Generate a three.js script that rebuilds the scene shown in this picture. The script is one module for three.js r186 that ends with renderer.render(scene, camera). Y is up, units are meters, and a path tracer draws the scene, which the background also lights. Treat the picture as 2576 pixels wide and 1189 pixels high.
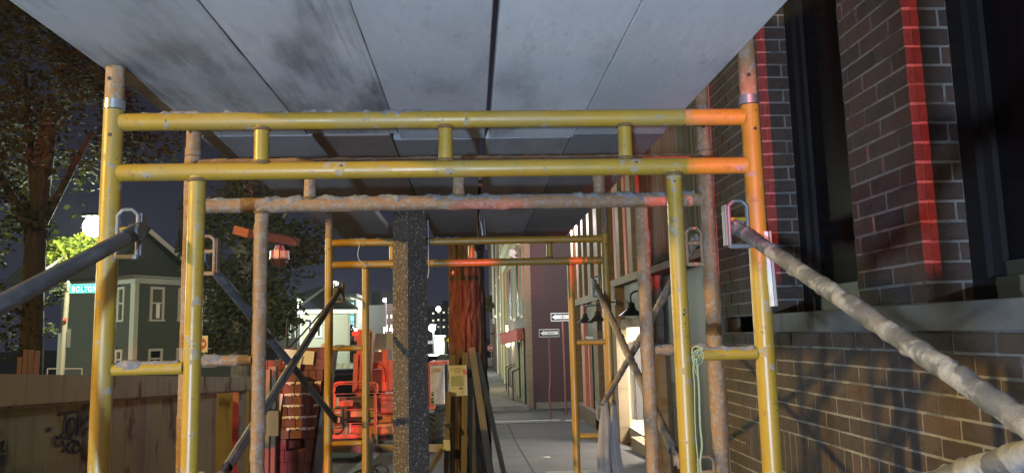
import * as THREE from 'three';
import { mergeGeometries, toCreasedNormals } from 'three/addons/utils/BufferGeometryUtils.js';
import { RoundedBoxGeometry } from 'three/addons/geometries/RoundedBoxGeometry.js';
import { RectAreaLightUniformsLib } from 'three/addons/lights/RectAreaLightUniformsLib.js';

/* ---------- camera, sky, lamps, exposure ---------- */
const scene = new THREE.Scene();
const EYE = new THREE.Vector3(0, 1.52, 0);
const camera = new THREE.PerspectiveCamera(34.33, 1024 / 472, 0.05, 900);
camera.position.copy(EYE);
camera.rotation.set(0.1258, -0.0541, -0.0236, 'YXZ');
camera.updateMatrixWorld(true);
const renderer = new THREE.WebGLRenderer();
renderer.toneMapping = THREE.LinearToneMapping;
renderer.toneMappingExposure = 1;
renderer.shadowMap.enabled = true;
RectAreaLightUniformsLib.init();

{ // overcast city night: a slate blue glow low down, darker overhead
  const w = 64, h = 32, a = new Float32Array(w * h * 4);
  for (let y = 0; y < h; y++) for (let x = 0; x < w; x++) {
    const up = (y + 0.5) / h * 2 - 1, k = Math.pow(Math.max(0, 1 - Math.max(0, up)), 4.5), o = (y * w + x) * 4;
    a[o] = 0.007 + 0.021 * k; a[o + 1] = 0.0072 + 0.0225 * k; a[o + 2] = 0.010 + 0.043 * k; a[o + 3] = 1;
  }
  const sky = new THREE.DataTexture(a, w, h, THREE.RGBAFormat, THREE.FloatType);
  sky.mapping = THREE.EquirectangularReflectionMapping; sky.magFilter = THREE.LinearFilter; sky.needsUpdate = true;
  scene.background = sky; scene.environment = sky;
}
const faintLight = new THREE.DirectionalLight(0xbfcfff, 0.02);  // faint light added from above, no moon known
faintLight.name = 'added_faint_light'; faintLight.position.set(-20, 60, 30); faintLight.castShadow = true; faintLight.shadow.radius = 20; scene.add(faintLight);
// unseen lamps placed behind the camera and at the left, then the street lamp: [position, colour, candela]
const COOL = { at: [-0.5, 1.0, 2.0], color: [0.60, 0.85, 1.22], cd: 56 };
const WARM = { at: [-2.2, 2.25, 8.0], color: [1.0, 0.70, 0.25], cd: 34 };
const SIDE = { at: [-7.0, 4.2, 1.0], color: [1.0, 0.68, 0.22], cd: 285 };
const RED = { at: [0.52, 1.0, 14.0], color: [1.0, 0.075, 0.07], cd: 1500 };
const STREET = { color: [0.86, 1.0, 0.72], cd: 150 };

/* ---------- small helpers ---------- */
let seedN = 7;
const rnd = () => { seedN = (seedN + 0x6d2b79f5) | 0; let t = Math.imul(seedN ^ (seedN >>> 15), 1 | seedN); t = (t + Math.imul(t ^ (t >>> 7), 61 | t)) ^ t; return ((t ^ (t >>> 14)) >>> 0) / 4294967296; };
const rr = (a, b) => a + (b - a) * rnd();
const V = (x, y, z) => new THREE.Vector3(x, y, z);
const G = (d) => (d < 3 ? 0 : -0.045 * (Math.min(d, 15) - 3) - 0.015 * Math.max(0, Math.min(d, 120) - 15));   // the street falls away from the camera
// survey of the photograph (2575 x 1189 sheet): sight line, then the point where it meets a plane
const FPX = 594.5 / Math.tan(THREE.MathUtils.degToRad(34.33 / 2));
const sight = (u, v) => V((u - 1287.5) / FPX, -(v - 594.5) / FPX, -1).applyQuaternion(camera.quaternion);
const atD = (u, v, d) => { const r = sight(u, v); return r.multiplyScalar(d / -r.z).add(EYE); };
const atX = (u, v, x) => { const r = sight(u, v); return r.multiplyScalar(x / r.x).add(EYE); };

const used = {};
const numbered = (n) => { const k = used[n] = (used[n] ?? -1) + 1; return k ? n + '_' + String(k).padStart(3, '0') : n; };
function tag(o, label, category, group, kind) { const u = {}; if (label) u.label = label; if (category) u.category = category; if (group) u.group = group; if (kind) u.kind = kind; o.userData = u; return o; }
function thing(name, label, category, pos = [0, 0, 0], turn = 0, group) {
  const o = new THREE.Group(); o.name = numbered(name); o.position.set(...pos); o.rotation.y = turn; scene.add(o); return tag(o, label, category, group);
}
function part(name, geos, m, parent = scene, extra) {
  const g = Array.isArray(geos) ? (geos.length > 1 ? mergeGeometries(geos.map((q) => { q = q.index ? q.toNonIndexed() : q; for (const k of Object.keys(q.attributes)) if (!['position', 'normal', 'uv', 'color'].includes(k)) q.deleteAttribute(k); return q; })) : geos[0]) : geos;
  const o = new THREE.Mesh(g, m); o.name = parent === scene ? numbered(name) : name; o.castShadow = o.receiveShadow = true; parent.add(o);
  if (extra) o.userData = { ...extra };
  return o;
}
const struct = (name, geos, m) => tag(part(name, geos, m), null, null, null, 'structure');
// uv in metres by the axis each face looks along
function uvBox(g, ox = 0, oy = 0) {
  g = g.index ? g.toNonIndexed() : g; const p = g.attributes.position, uv = new Float32Array(p.count * 2), a = V(), b = V(), c = V();
  for (let i = 0; i < p.count; i += 3) {
    a.fromBufferAttribute(p, i); b.fromBufferAttribute(p, i + 1); c.fromBufferAttribute(p, i + 2);
    const n = b.clone().sub(a).cross(c.clone().sub(a)), ax = Math.abs(n.x), ay = Math.abs(n.y), az = Math.abs(n.z);
    [a, b, c].forEach((q, k) => { const [u, v] = ax >= ay && ax >= az ? [q.z, q.y] : ay >= az ? [q.x, q.z] : [q.x, q.y]; uv[(i + k) * 2] = u + ox; uv[(i + k) * 2 + 1] = v + oy; });
  }
  g.setAttribute('uv', new THREE.BufferAttribute(uv, 2)); return g;
}
function box(w, h, d, x = 0, y = 0, z = 0, ry = 0, rx = 0, rz = 0) {
  const g = uvBox(new THREE.BoxGeometry(w, h, d), rr(0, 9), rr(0, 9)); if (rx) g.rotateX(rx); if (rz) g.rotateZ(rz); if (ry) g.rotateY(ry); g.translate(x, y, z); return g;
}
function rbox(w, h, d, r, x = 0, y = 0, z = 0, ry = 0, rx = 0, rz = 0) {
  let g = new RoundedBoxGeometry(w, h, d, 2, r); const n = g.attributes.normal.clone(); g = g.index ? g.toNonIndexed() : g; const nn = g.attributes.normal; g = uvBox(g, rr(0, 9), rr(0, 9)); g.setAttribute('normal', nn);
  if (rx) g.rotateX(rx); if (rz) g.rotateZ(rz); if (ry) g.rotateY(ry); g.translate(x, y, z); return g;
}
const span = (x0, x1, y0, y1, z0, z1) => box(Math.abs(x1 - x0), Math.abs(y1 - y0), Math.abs(z1 - z0), (x0 + x1) / 2, (y0 + y1) / 2, (z0 + z1) / 2);
let rodStep = 0.12;
function rod(a, b, r, r2 = r, seg = 20, capped = true) {      // round bar from a to b, uv in metres
  const A = a.isVector3 ? a : V(...a), B = b.isVector3 ? b : V(...b), L = A.distanceTo(B), g = new THREE.CylinderGeometry(r2, r, L, seg, Math.max(1, Math.min(200, Math.round(L / rodStep))), !capped), uv = g.attributes.uv, ou = rr(0, 5), ov = rr(0, 5);
  for (let i = 0; i < uv.count; i++) uv.setXY(i, uv.getX(i) * 2 * Math.PI * r + ou, uv.getY(i) * L + ov);
  g.applyQuaternion(new THREE.Quaternion().setFromUnitVectors(V(0, 1, 0), B.clone().sub(A).normalize())); g.translate((A.x + B.x) / 2, (A.y + B.y) / 2, (A.z + B.z) / 2); return g;
}
function beam(a, b, w, t, roll = 0) {                        // squared bar from a to b
  const A = a.isVector3 ? a : V(...a), B = b.isVector3 ? b : V(...b), L = A.distanceTo(B), g = uvBox(new THREE.BoxGeometry(w, L, t), rr(0, 9), rr(0, 9)); g.rotateY(roll);
  g.applyQuaternion(new THREE.Quaternion().setFromUnitVectors(V(0, 1, 0), B.clone().sub(A).normalize())); g.translate((A.x + B.x) / 2, (A.y + B.y) / 2, (A.z + B.z) / 2); return g;
}
function pipe(points, r, seg = 8, closed = false) {
  const c = new THREE.CatmullRomCurve3(points.map((p) => (p.isVector3 ? p : V(...p))), closed, 'centripetal'), g = new THREE.TubeGeometry(c, Math.max(12, points.length * 8), r, seg, closed); return g.toNonIndexed();
}
const quad = (w, h, x, y, z, ry = 0, rx = 0) => { const g = new THREE.PlaneGeometry(w, h); if (rx) g.rotateX(rx); if (ry) g.rotateY(ry); g.translate(x, y, z); return g; };
function roughen(g, amp, freq, along) {                      // lumps on a bar that splashed concrete dried on
  const p = g.attributes.position, n = g.attributes.normal;
  for (let i = 0; i < p.count; i++) { const k = Math.max(0, fbm3(p.getX(i) * freq, p.getY(i) * freq, p.getZ(i) * freq) - 0.5) * 2 * amp; p.setXYZ(i, p.getX(i) + n.getX(i) * k, p.getY(i) + n.getY(i) * k, p.getZ(i) + n.getZ(i) * k); }
  g.computeVertexNormals(); return g;
}
/* noise */
const hash = (x, y, z = 0) => { let h = Math.imul(x | 0, 374761393) + Math.imul(y | 0, 668265263) + Math.imul(z | 0, 1274126177); h = Math.imul(h ^ (h >>> 13), 1274126177); return ((h ^ (h >>> 16)) >>> 0) / 4294967296; };
const sm = (t) => t * t * (3 - 2 * t), mix = (a, b, t) => a + (b - a) * t, cl = (x, a = 0, b = 1) => Math.min(b, Math.max(a, x)), step = (a, b, x) => sm(cl((x - a) / (b - a)));
function vn(x, y, px, py, s = 0) { const ix = Math.floor(x), iy = Math.floor(y), fx = sm(x - ix), fy = sm(y - iy), w = (i, p) => ((i % p) + p) % p, h = (a, b) => hash(w(a, px), w(b, py), s); return mix(mix(h(ix, iy), h(ix + 1, iy), fx), mix(h(ix, iy + 1), h(ix + 1, iy + 1), fx), fy); }
function fb(u, v, fx, fy, oct = 4, s = 0) { let a = 0.5, t = 0, n = 0; for (let i = 0; i < oct; i++) { t += a * vn(u * fx, v * fy, fx, fy, s + i); n += a; a *= 0.55; fx *= 2; fy *= 2; } return t / n; }
function n3(x, y, z) { const ix = Math.floor(x), iy = Math.floor(y), iz = Math.floor(z), fx = sm(x - ix), fy = sm(y - iy), fz = sm(z - iz), h = (a, b, c) => hash(ix + a, iy + b, iz + c); return mix(mix(mix(h(0, 0, 0), h(1, 0, 0), fx), mix(h(0, 1, 0), h(1, 1, 0), fx), fy), mix(mix(h(0, 0, 1), h(1, 0, 1), fx), mix(h(0, 1, 1), h(1, 1, 1), fx), fy), fz); }
function fbm3(x, y, z) { return (n3(x, y, z) * 0.55 + n3(x * 2.1, y * 2.1, z * 2.1) * 0.3 + n3(x * 4.3, y * 4.3, z * 4.3) * 0.15); }
// a texture pair (colour, height); f(u, v) returns [r, g, b, height, roughness], linear colours; sx, sy: metres that it covers
const enc = (c) => 255 * (c <= 0.0031308 ? c * 12.92 : 1.055 * Math.pow(cl(c), 1 / 2.4) - 0.055);
function surf(w, h, sx, sy, f, opt = {}) {
  const col = new Uint8Array(w * h * 4), hr = new Uint8Array(w * h * 4);
  for (let y = 0; y < h; y++) for (let x = 0; x < w; x++) { const c = f((x + 0.5) / w, (y + 0.5) / h), o = (y * w + x) * 4; for (let k = 0; k < 3; k++) col[o + k] = enc(c[k]); col[o + 3] = 255; hr[o] = 255 * cl(c[3] ?? 0.5); hr[o + 1] = 255 * cl(c[4] ?? 0.8); hr[o + 3] = 255; }
  const mk = (d, srgb) => { const t = new THREE.DataTexture(d, w, h); t.wrapS = t.wrapT = THREE.RepeatWrapping; t.magFilter = THREE.LinearFilter; t.repeat.set(1 / sx, 1 / sy); if (srgb) t.colorSpace = THREE.SRGBColorSpace; t.needsUpdate = true; return t; };
  const a = mk(col, true), b = mk(hr, false);
  return new THREE.MeshStandardMaterial({ map: a, bumpMap: opt.bump ? b : null, bumpScale: opt.bump ?? 1, roughnessMap: b, roughness: 1, metalness: opt.metal ?? 0 });
}
const tint = (m, r, g, b) => { const k = m.clone(); k.color.setRGB(r, g, b); return k; };
const plain = (r, g, b, rough = 0.7, metal = 0) => { const m = new THREE.MeshStandardMaterial({ roughness: rough, metalness: metal }); m.color.setRGB(r, g, b); return m; };
const glow = (r, g, b, k = 1) => { const m = new THREE.MeshStandardMaterial({ roughness: 0.5 }); m.color.setRGB(0.5, 0.5, 0.5); m.emissive.setRGB(r, g, b); m.emissiveIntensity = k; return m; };
const lerp3 = (a, b, t) => [mix(a[0], b[0], t), mix(a[1], b[1], t), mix(a[2], b[2], t)];
function drawn(w, h, paint, rough = 0.5) { const c = document.createElement('canvas'); c.width = w; c.height = h; paint(c.getContext('2d'), w, h); const t = new THREE.CanvasTexture(c); t.colorSpace = THREE.SRGBColorSpace; return new THREE.MeshStandardMaterial({ map: t, roughness: rough }); }

/* ---------- materials ---------- */
const M = {};
M.deck = surf(1024, 1024, 1.3, 3.6, (u, v) => {
  const streak = fb(u, v, 60, 2, 3, 11), grime = fb(u, v, 5, 4, 5, 21), fine = fb(u, v, 160, 160, 2, 31), soot = fb(u + 0.06 * grime, v, 6, 8, 6, 91), scr = Math.abs(fb(u + 0.012 * Math.sin(v * 18.85), v, 40, 2, 2, 66) - 0.5), dab = fb(u, v, 60, 60, 3, 41);
  let k = 0.52 * (0.84 + 0.05 * streak + 0.26 * grime + 0.10 * (fine - 0.5));
  const smear = step(0.50, 0.80, soot * 0.72 + grime * 0.2 + streak * 0.08) * 0.55 + (1 - step(0.004, 0.012, scr)) * 0.22 * step(0.42, 0.6, grime) + step(0.74, 0.80, dab) * 0.14; k *= 1 - 0.78 * cl(smear); k += 0.03 * step(0.70, 0.74, fb(u, v, 44, 26, 4, 17));
  return [k, k, k * 0.99, 0.5 + 0.3 * (fine - 0.5) + 0.2 * (streak - 0.5), 0.62 + 0.2 * grime];
}, { bump: 0.0012 });
M.deckBrown = tint(M.deck, 0.40, 0.31, 0.26);
M.deckDirty = surf(512, 1024, 0.7, 2.9, (u, v) => { const streak = fb(u, v, 50, 2, 4, 14), grime = fb(u, v, 5, 4, 5, 24), fine = fb(u, v, 90, 120, 2, 34), soot = fb(u + 0.08 * grime, v + 0.03 * streak, 4, 7, 6, 94); let k = 0.44 * (0.8 + 0.08 * streak + 0.3 * grime + 0.1 * (fine - 0.5)); const d = step(0.44, 0.72, soot * 0.62 + grime * 0.28 + streak * 0.10) * 0.80 + step(0.63, 0.75, fb(u, v, 90, 3, 3, 79)) * 0.22 * step(0.4, 0.6, grime) + step(0.66, 0.78, fb(u, v, 26, 30, 4, 45)) * 0.16; k *= 1 - 0.74 * cl(d); return [k * 1.02, k, k * 0.97, 0.5 + 0.3 * (fine - 0.5), 0.7]; }, { bump: 0.0012 });
M.deckDull = tint(M.deck, 0.72, 0.70, 0.68);
const yel = (base) => (u, v) => {
  const n = fb(u, v, 6, 6, 4, 3), ch = fb(u, v, 22, 26, 4, 13), sp = fb(u, v, 60, 66, 2, 23);
  let c = base.map((b) => b * (0.86 + 0.28 * n)), r = 0.3 + 0.14 * n, h = 0.5;
  const chalk = step(0.45, 0.75, fb(u, v, 4, 7, 4, 43)); c = lerp3(c, [0.26, 0.19, 0.06], chalk * 0.45); r += 0.15 * chalk; const scratch = (1 - step(0.004, 0.014, Math.abs(fb(u, v, 5, 26, 3, 63) - 0.5))) * step(0.5, 0.62, fb(u, v, 9, 9, 3, 73)); c = lerp3(c, [0.16, 0.10, 0.03], scratch * 0.7); const g = step(0.72, 0.75, ch); c = lerp3(c, [0.23, 0.215, 0.19], g * 0.7); r = mix(r, 0.9, g); h += 0.25 * g;
  const k = step(0.80, 0.83, sp * 0.72 + ch * 0.28); c = lerp3(c, [0.05, 0.025, 0.012], k); r = mix(r, 0.9, k); h -= 0.3 * k; return [...c, h, r];
};
M.yellow = surf(512, 512, 0.7, 0.7, yel([0.305, 0.188, 0.021]), { bump: 0.001 });
M.yellowOld = surf(256, 256, 0.5, 0.5, yel([0.36, 0.185, 0.018]), { bump: 0.001 });
M.rusty = surf(1024, 1024, 0.5, 0.6, (u, v) => {
  const n = fb(u, v, 9, 9, 4, 5), ch = fb(u, v, 44, 58, 4, 15), sp = fb(u, v, 130, 140, 3, 25);
  let c = lerp3([0.27, 0.155, 0.07], [0.19, 0.10, 0.048], n), h = 0.4, r = 0.75;
  const g = step(0.52, 0.60, ch) * (0.55 + 0.45 * step(0.3, 0.6, sp)); c = lerp3(c, lerp3([0.31, 0.27, 0.225], [0.21, 0.17, 0.13], sp), g * 0.75); h += 0.45 * g * sp; r = mix(r, 0.95, g);
  const k = step(0.70, 0.76, sp * 0.6 + ch * 0.4); c = lerp3(c, [0.05, 0.03, 0.02], k * 0.8); h -= 0.35 * k; return [...c, h, r];
}, { bump: 0.003 });
M.galv = surf(256, 512, 0.3, 0.6, (u, v) => {
  const n = fb(u, v, 5, 6, 4, 6), ch = fb(u, v, 9, 9, 5, 16), sp = fb(u, v, 40, 44, 2, 26); let c = [0.060 + 0.04 * n, 0.060 + 0.04 * n, 0.062 + 0.04 * n];
  const g = step(0.5, 0.64, ch); c = lerp3(c, [0.16, 0.16, 0.16], g * 0.55); return [c[0] * (0.8 + 0.4 * sp), c[1] * (0.8 + 0.4 * sp), c[2] * (0.8 + 0.4 * sp), 0.4 + 0.4 * g, 0.6 + 0.3 * g];
}, { bump: 0.0015 });
M.braceTan = tint(M.galv, 2.3, 1.75, 1.35);
M.crusted = surf(512, 512, 0.32, 0.32, (u, v) => {
  const n = fb(u, v, 4, 4, 4, 7), ch = fb(u, v, 7, 7, 5, 17), sp = fb(u, v, 50, 50, 2, 27), d = step(0.44, 0.60, ch);
  let c = lerp3([0.075, 0.076, 0.08], [0.215, 0.215, 0.215], d); c = lerp3(c, [0.16, 0.155, 0.15], step(0.55, 0.7, n) * 0.6); const k = 0.75 + 0.5 * sp; return [c[0] * k, c[1] * k, c[2] * k, 0.25 + 0.5 * d * (0.6 + 0.4 * sp), 0.75 + 0.2 * d];
}, { bump: 0.004 });
M.concreteCrud = surf(256, 256, 0.2, 0.2, (u, v) => { const n = fb(u, v, 12, 12, 4, 37), k = 0.17 * (0.6 + 0.7 * n); return [k, k * 0.94, k * 0.9, n, 0.95]; }, { bump: 0.003 });
M.weldRust = plain(0.13, 0.075, 0.025, 0.8);
M.steel = plain(0.55, 0.56, 0.58, 0.28, 0.9);
M.zinc = plain(0.40, 0.41, 0.42, 0.42, 0.7); M.lockZinc = plain(0.16, 0.16, 0.165, 0.5, 0.5);
M.dark = plain(0.02, 0.02, 0.022, 0.5);
M.rubber = surf(128, 128, 0.3, 0.3, (u, v) => { const n = fb(u, v, 12, 12, 3, 8); const k = 0.022 + 0.022 * n; return [k, k, k * 1.05, n, 0.85]; }, { bump: 0.002 });
const brickTone = (r, g, b, s) => surf(128, 64, 0.2, 0.06, (u, v) => { const n = fb(u, v, 6, 3, 4, s), sp = fb(u, v, 40, 20, 2, s + 9), k = 0.72 + 0.5 * n; const d = step(0.68, 0.76, sp) * 0.45; return [r * k * (1 - d), g * k * (1 - d), b * k * (1 - d), 0.5 + 0.4 * (sp - 0.5), 0.9]; }, { bump: 0.0015 });
M.bricks = [brickTone(0.074, 0.048, 0.037, 51), brickTone(0.062, 0.043, 0.035, 61), brickTone(0.083, 0.051, 0.038, 71), brickTone(0.069, 0.05, 0.04, 81), brickTone(0.052, 0.037, 0.031, 91)];
M.mortar = surf(256, 256, 0.5, 0.5, (u, v) => { const n = fb(u, v, 20, 20, 3, 9), g = fb(u, v, 3, 3, 3, 19), k = 0.215 * (0.65 + 0.3 * n + 0.35 * g) * (1 - 0.45 * step(0.56, 0.7, fb(u, v, 5, 7, 4, 99))); return [k, k * 0.95, k * 0.88, n, 0.95]; }, { bump: 0.003 });
M.stone = surf(256, 128, 0.9, 0.45, (u, v) => { const n = fb(u, v, 5, 4, 5, 29), sp = fb(u, v, 60, 30, 2, 39), k = 0.17 * (0.7 + 0.5 * n + 0.15 * (sp - 0.5)); return [k, k * 0.94, k * 0.9, 0.5 + 0.4 * (sp - 0.5), 0.9]; }, { bump: 0.0015 });
M.bronze = plain(0.009, 0.009, 0.010, 0.5);
M.darkGlass = new THREE.MeshPhysicalMaterial({ roughness: 0.2, specularIntensity: 0.12 }); M.darkGlass.color.setRGB(0.007, 0.007, 0.009);
const woodGrain = (a, b, s) => (u, v) => { const g = fb(u, v, 26, 2, 4, s), w = fb(u, v, 3, 3, 3, s + 7), f = fb(u, v, 90, 8, 2, s + 3); const c = lerp3(a, b, cl(0.5 * g + 0.35 * w + 0.3 * (f - 0.5) + 0.1)); return [...c, 0.5 + 0.5 * (g - 0.5) + 0.3 * (f - 0.5), 0.85]; };
M.wood = surf(256, 512, 0.25, 1.3, woodGrain([0.085, 0.062, 0.04], [0.27, 0.215, 0.14], 33), { bump: 0.002 });
M.woodPale = tint(M.wood, 1.7, 1.75, 1.75); M.guard = tint(M.wood, 0.85, 0.88, 0.82);
M.siding = surf(256, 256, 0.8, 1.6, (u, v) => { const n = fb(u, v, 24, 2, 4, 43), g = fb(u, v, 3, 4, 4, 53), k = 0.82 + 0.22 * n + 0.2 * (g - 0.5); return [0.215 * k, 0.155 * k, 0.10 * k, n, 0.75]; }, { bump: 0.001 });
M.cream = surf(256, 256, 1, 1, (u, v) => { const n = fb(u, v, 6, 6, 4, 44), d = step(0.6, 0.75, fb(u, v, 3, 20, 4, 54)) * 0.25, k = (0.85 + 0.25 * n) * (1 - d); return [0.205 * k, 0.155 * k, 0.105 * k, n, 0.7]; }, { bump: 0.001 });
M.redPaint = surf(256, 256, 0.8, 0.8, (u, v) => { const n = fb(u, v, 6, 6, 4, 45), sc = step(0.68, 0.74, fb(u, v, 30, 18, 4, 55)), k = 0.85 + 0.28 * n; return [...lerp3([0.95 * k, 0.19 * k, 0.16 * k], [0.35, 0.12, 0.1], sc * 0.5), n, 0.42 + 0.25 * n]; }, { bump: 0.0006 });
M.redTone = tint(M.redPaint, 0.62, 1.2, 1.2);  // red tone, also used for red light on the shop front recesses
M.white = surf(128, 128, 0.6, 0.6, (u, v) => { const n = fb(u, v, 5, 6, 4, 46), d = step(0.62, 0.75, fb(u, v, 18, 10, 3, 56)) * 0.3, k = 0.62 * (0.88 + 0.2 * n) * (1 - d); return [k, k, k * 0.97, n, 0.5]; });
M.aggregate = (() => { const cells = 46; return surf(1024, 1024, 0.56, 0.56, (u, v) => {
  const x = u * cells, y = v * cells, ix = Math.floor(x), iy = Math.floor(y); let best = 9, id = 0;
  for (let a = -1; a < 2; a++) for (let b = -1; b < 2; b++) { const cx = (ix + a + cells) % cells, cy = (iy + b + cells) % cells, d = Math.hypot(ix + a + 0.2 + 0.6 * hash(cx, cy, 1) - x, (iy + b + 0.2 + 0.6 * hash(cx, cy, 2) - y) * (0.8 + 0.5 * hash(cx, cy, 5))) / (0.26 + 0.3 * hash(cx, cy, 3)); if (d < best) { best = d; id = hash(cx, cy, 4); } }
  const pebble = 1 - step(0.8, 1.0, best), t = id < 0.5 ? [0.125, 0.09, 0.062] : id < 0.86 ? [0.18, 0.14, 0.10] : [0.31, 0.27, 0.215], n = fb(u, v, 30, 30, 2, 47); const c = lerp3([0.06 + 0.03 * n, 0.046 + 0.025 * n, 0.037 + 0.02 * n], t, pebble); return [...c, pebble * Math.sqrt(Math.max(0, 1 - best * best * 0.8)), 0.75]; }, { bump: 0.005 }); })();
M.bark = surf(512, 512, 0.6, 0.9, (u, v) => { const r = Math.abs(fb(u + 0.03 * Math.sin(v * 12.56), v, 13, 4, 4, 48) - 0.5) * 2, n = fb(u, v, 40, 30, 3, 58), k = 0.4 + 0.9 * Math.sqrt(r); return [0.2 * k * (0.8 + 0.4 * n), 0.15 * k * (0.8 + 0.4 * n), 0.11 * k * (0.8 + 0.4 * n), Math.sqrt(r) * 0.8 + 0.2 * n, 0.95]; }, { bump: 0.012 });
M.asphalt = surf(1024, 1024, 3.2, 3.2, (u, v) => { const n = fb(u, v, 150, 150, 2, 49), g = fb(u, v, 4, 4, 5, 59), cr = Math.abs(fb(u, v, 6, 6, 5, 69) - 0.5); let k = 0.075 * (0.6 + 0.5 * n + 0.5 * g); const wh = step(0.78, 0.82, fb(u, v, 110, 110, 2, 79)); k = mix(k, 0.2, wh * 0.6); k *= 0.6 + 0.4 * step(0.0, 0.012, cr); return [k * 1.02, k, k * 1.0, 0.4 + 0.4 * n, 0.85 - 0.2 * g]; }, { bump: 0.004 });
M.paving = surf(512, 512, 2.0, 2.0, (u, v) => { const n = fb(u, v, 90, 90, 2, 50), g = fb(u, v, 4, 4, 5, 60), st = step(0.62, 0.74, fb(u, v, 9, 9, 4, 70)); let k = 0.185 * (0.65 + 0.2 * n + 0.5 * g) * (1 - 0.4 * st); return [k * 1.02, k, k * 0.96, 0.5 + 0.3 * n, 0.85]; }, { bump: 0.003 });
M.linePaint = surf(256, 256, 0.8, 0.8, (u, v) => { const n = fb(u, v, 30, 30, 4, 52), w = step(0.52, 0.62, n), k = mix(0.5, 0.14, w); return [k, k * 0.97, k * 0.85, 0.5, 0.8]; });
M.skip = surf(512, 512, 1.6, 1.6, (u, v) => { const n = fb(u, v, 5, 4, 5, 62), ru = step(0.62, 0.78, fb(u, v, 10, 6, 5, 72)), run = step(0.6, 0.75, fb(u, v, 40, 3, 3, 82)), k = 0.75 + 0.45 * n; let c = [0.205 * k, 0.172 * k, 0.034 * k]; c = lerp3(c, [0.075, 0.042, 0.022], ru * 0.75); c = lerp3(c, [0.075, 0.055, 0.03], run * 0.35); return [...c, 0.5 - 0.2 * ru, 0.6 + 0.3 * ru]; }, { bump: 0.0015 });
M.skipDark = tint(M.skip, 0.62, 0.55, 0.65);
M.cloth = surf(256, 256, 0.4, 0.4, (u, v) => { const n = fb(u, v, 6, 8, 4, 64), w = fb(u, v, 110, 110, 2, 74), k = 0.30 * (0.7 + 0.4 * n + 0.25 * (w - 0.5)); return [k * 1.08, k * 0.95, k * 0.86, w, 0.95]; }, { bump: 0.001 });
M.greenBoard = plain(0.085, 0.115, 0.098, 0.75);
M.whiteBoard = plain(0.50, 0.52, 0.46, 0.7);
M.trimPaint = plain(0.55, 0.56, 0.47, 0.6);
M.slate = plain(0.03, 0.03, 0.032, 0.8);
M.leafy = () => { const m = new THREE.MeshPhysicalMaterial({ roughness: 0.9, vertexColors: true, transmission: 0.35, thickness: 0, side: THREE.DoubleSide }); m.specularIntensity = 0.3; return m; };
M.leaf = M.leafy();
scene.fog = new THREE.FogExp2(0xdfe6ee, 0.0005);

/* ---------- the setting: ground, road, pavements ---------- */
function sheet(x0, x1, d0, d1, lift, thick, n = 24) {       // a slab that follows the slope of the street
  const ds = []; for (let i = 0; i <= n; i++) ds.push(d0 + (d1 - d0) * i / n); for (const k of [3, 15, 120]) if (k > d0 && k < d1) ds.push(k); ds.sort((a, b) => a - b);
  const pos = [], uv = [], quadP = (a, b, c, d) => { for (const q of [a, b, c, a, c, d]) { pos.push(...q); uv.push(q[0] + (q[1] * 0.7), -q[2]); } };
  for (let i = 0; i < ds.length - 1; i++) { const a = ds[i], b = ds[i + 1], ya = G(a) + lift, yb = G(b) + lift; quadP([x0, ya, -a], [x1, ya, -a], [x1, yb, -b], [x0, yb, -b]);
    if (thick) { quadP([x0, ya - thick, -a], [x0, ya, -a], [x0, yb, -b], [x0, yb - thick, -b]); quadP([x1, ya, -a], [x1, ya - thick, -a], [x1, yb - thick, -b], [x1, yb, -b]); } }
  if (thick) { quadP([x0, G(d0) + lift - thick, -d0], [x1, G(d0) + lift - thick, -d0], [x1, G(d0) + lift, -d0], [x0, G(d0) + lift, -d0]); quadP([x1, G(d1) + lift - thick, -d1], [x0, G(d1) + lift - thick, -d1], [x0, G(d1) + lift, -d1], [x1, G(d1) + lift, -d1]); }
  const g = new THREE.BufferGeometry(); g.setAttribute('position', new THREE.BufferAttribute(new Float32Array(pos), 3)); g.setAttribute('uv', new THREE.BufferAttribute(new Float32Array(uv), 2)); g.computeVertexNormals(); return g;
}
M.path = tint(M.asphalt, 0.50, 0.48, 0.50);
struct('road', [sheet(-260, 260, -60, 640, -0.13, 0, 60)], M.asphalt);
struct('pavement', [sheet(-1.62, 3.4, -16, 18.4, 0, 0.3, 40)], M.path);
struct('kerb', [sheet(-1.78, -1.625, -16, 18.4, 0.012, 0.3, 40), sheet(-1.78, 3.4, 18.402, 18.55, 0.012, 0.3, 1)], M.stone);
struct('road_marking', [0, 1, 2].map((k) => sheet(0.2 - k * 0.12, 2.45 - k * 0.1, 18.95 + k * 0.62, 19.2 + k * 0.62, -0.126, 0, 1)).concat([sheet(2.36, 2.6, 19.2, 20.2, -0.122, 0, 1)]), M.linePaint);
struct('path_patch', [sheet(0.95, 2.5, 9.2, 10.6, 0.005, 0, 1)], M.paving);
for (const [x, d, w, l, c] of [[0.62, 10.4, 0.05, 'small white paper scrap on the path left of the yellow leg', 0.55], [1.12, 12.2, 0.07, 'pale flattened cup on the dark path nearer the crossing', 0.4], [0.42, 13.6, 0.06, 'tiny pale scrap on the path beside leaning guard plank', 0.45]]) { const t = thing('litter', l, 'litter', [x, G(d) + 0.006, -d], rr(0, 3)); part('scrap', [new THREE.IcosahedronGeometry(w, 1).scale(1, 0.22, 0.7)], plain(c, c, c * 0.95, 0.8), t); }
struct('path_joint', [3.2, 6.3, 9.4, 12.5, 15.6].map((d) => sheet(-1.55, 2.6, d, d + 0.022, 0.004, 0, 1)).concat([sheet(0.78, 0.80, 5, 18.3, 0.004, 0, 8)]), plain(0.012, 0.012, 0.013, 0.95));
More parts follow.
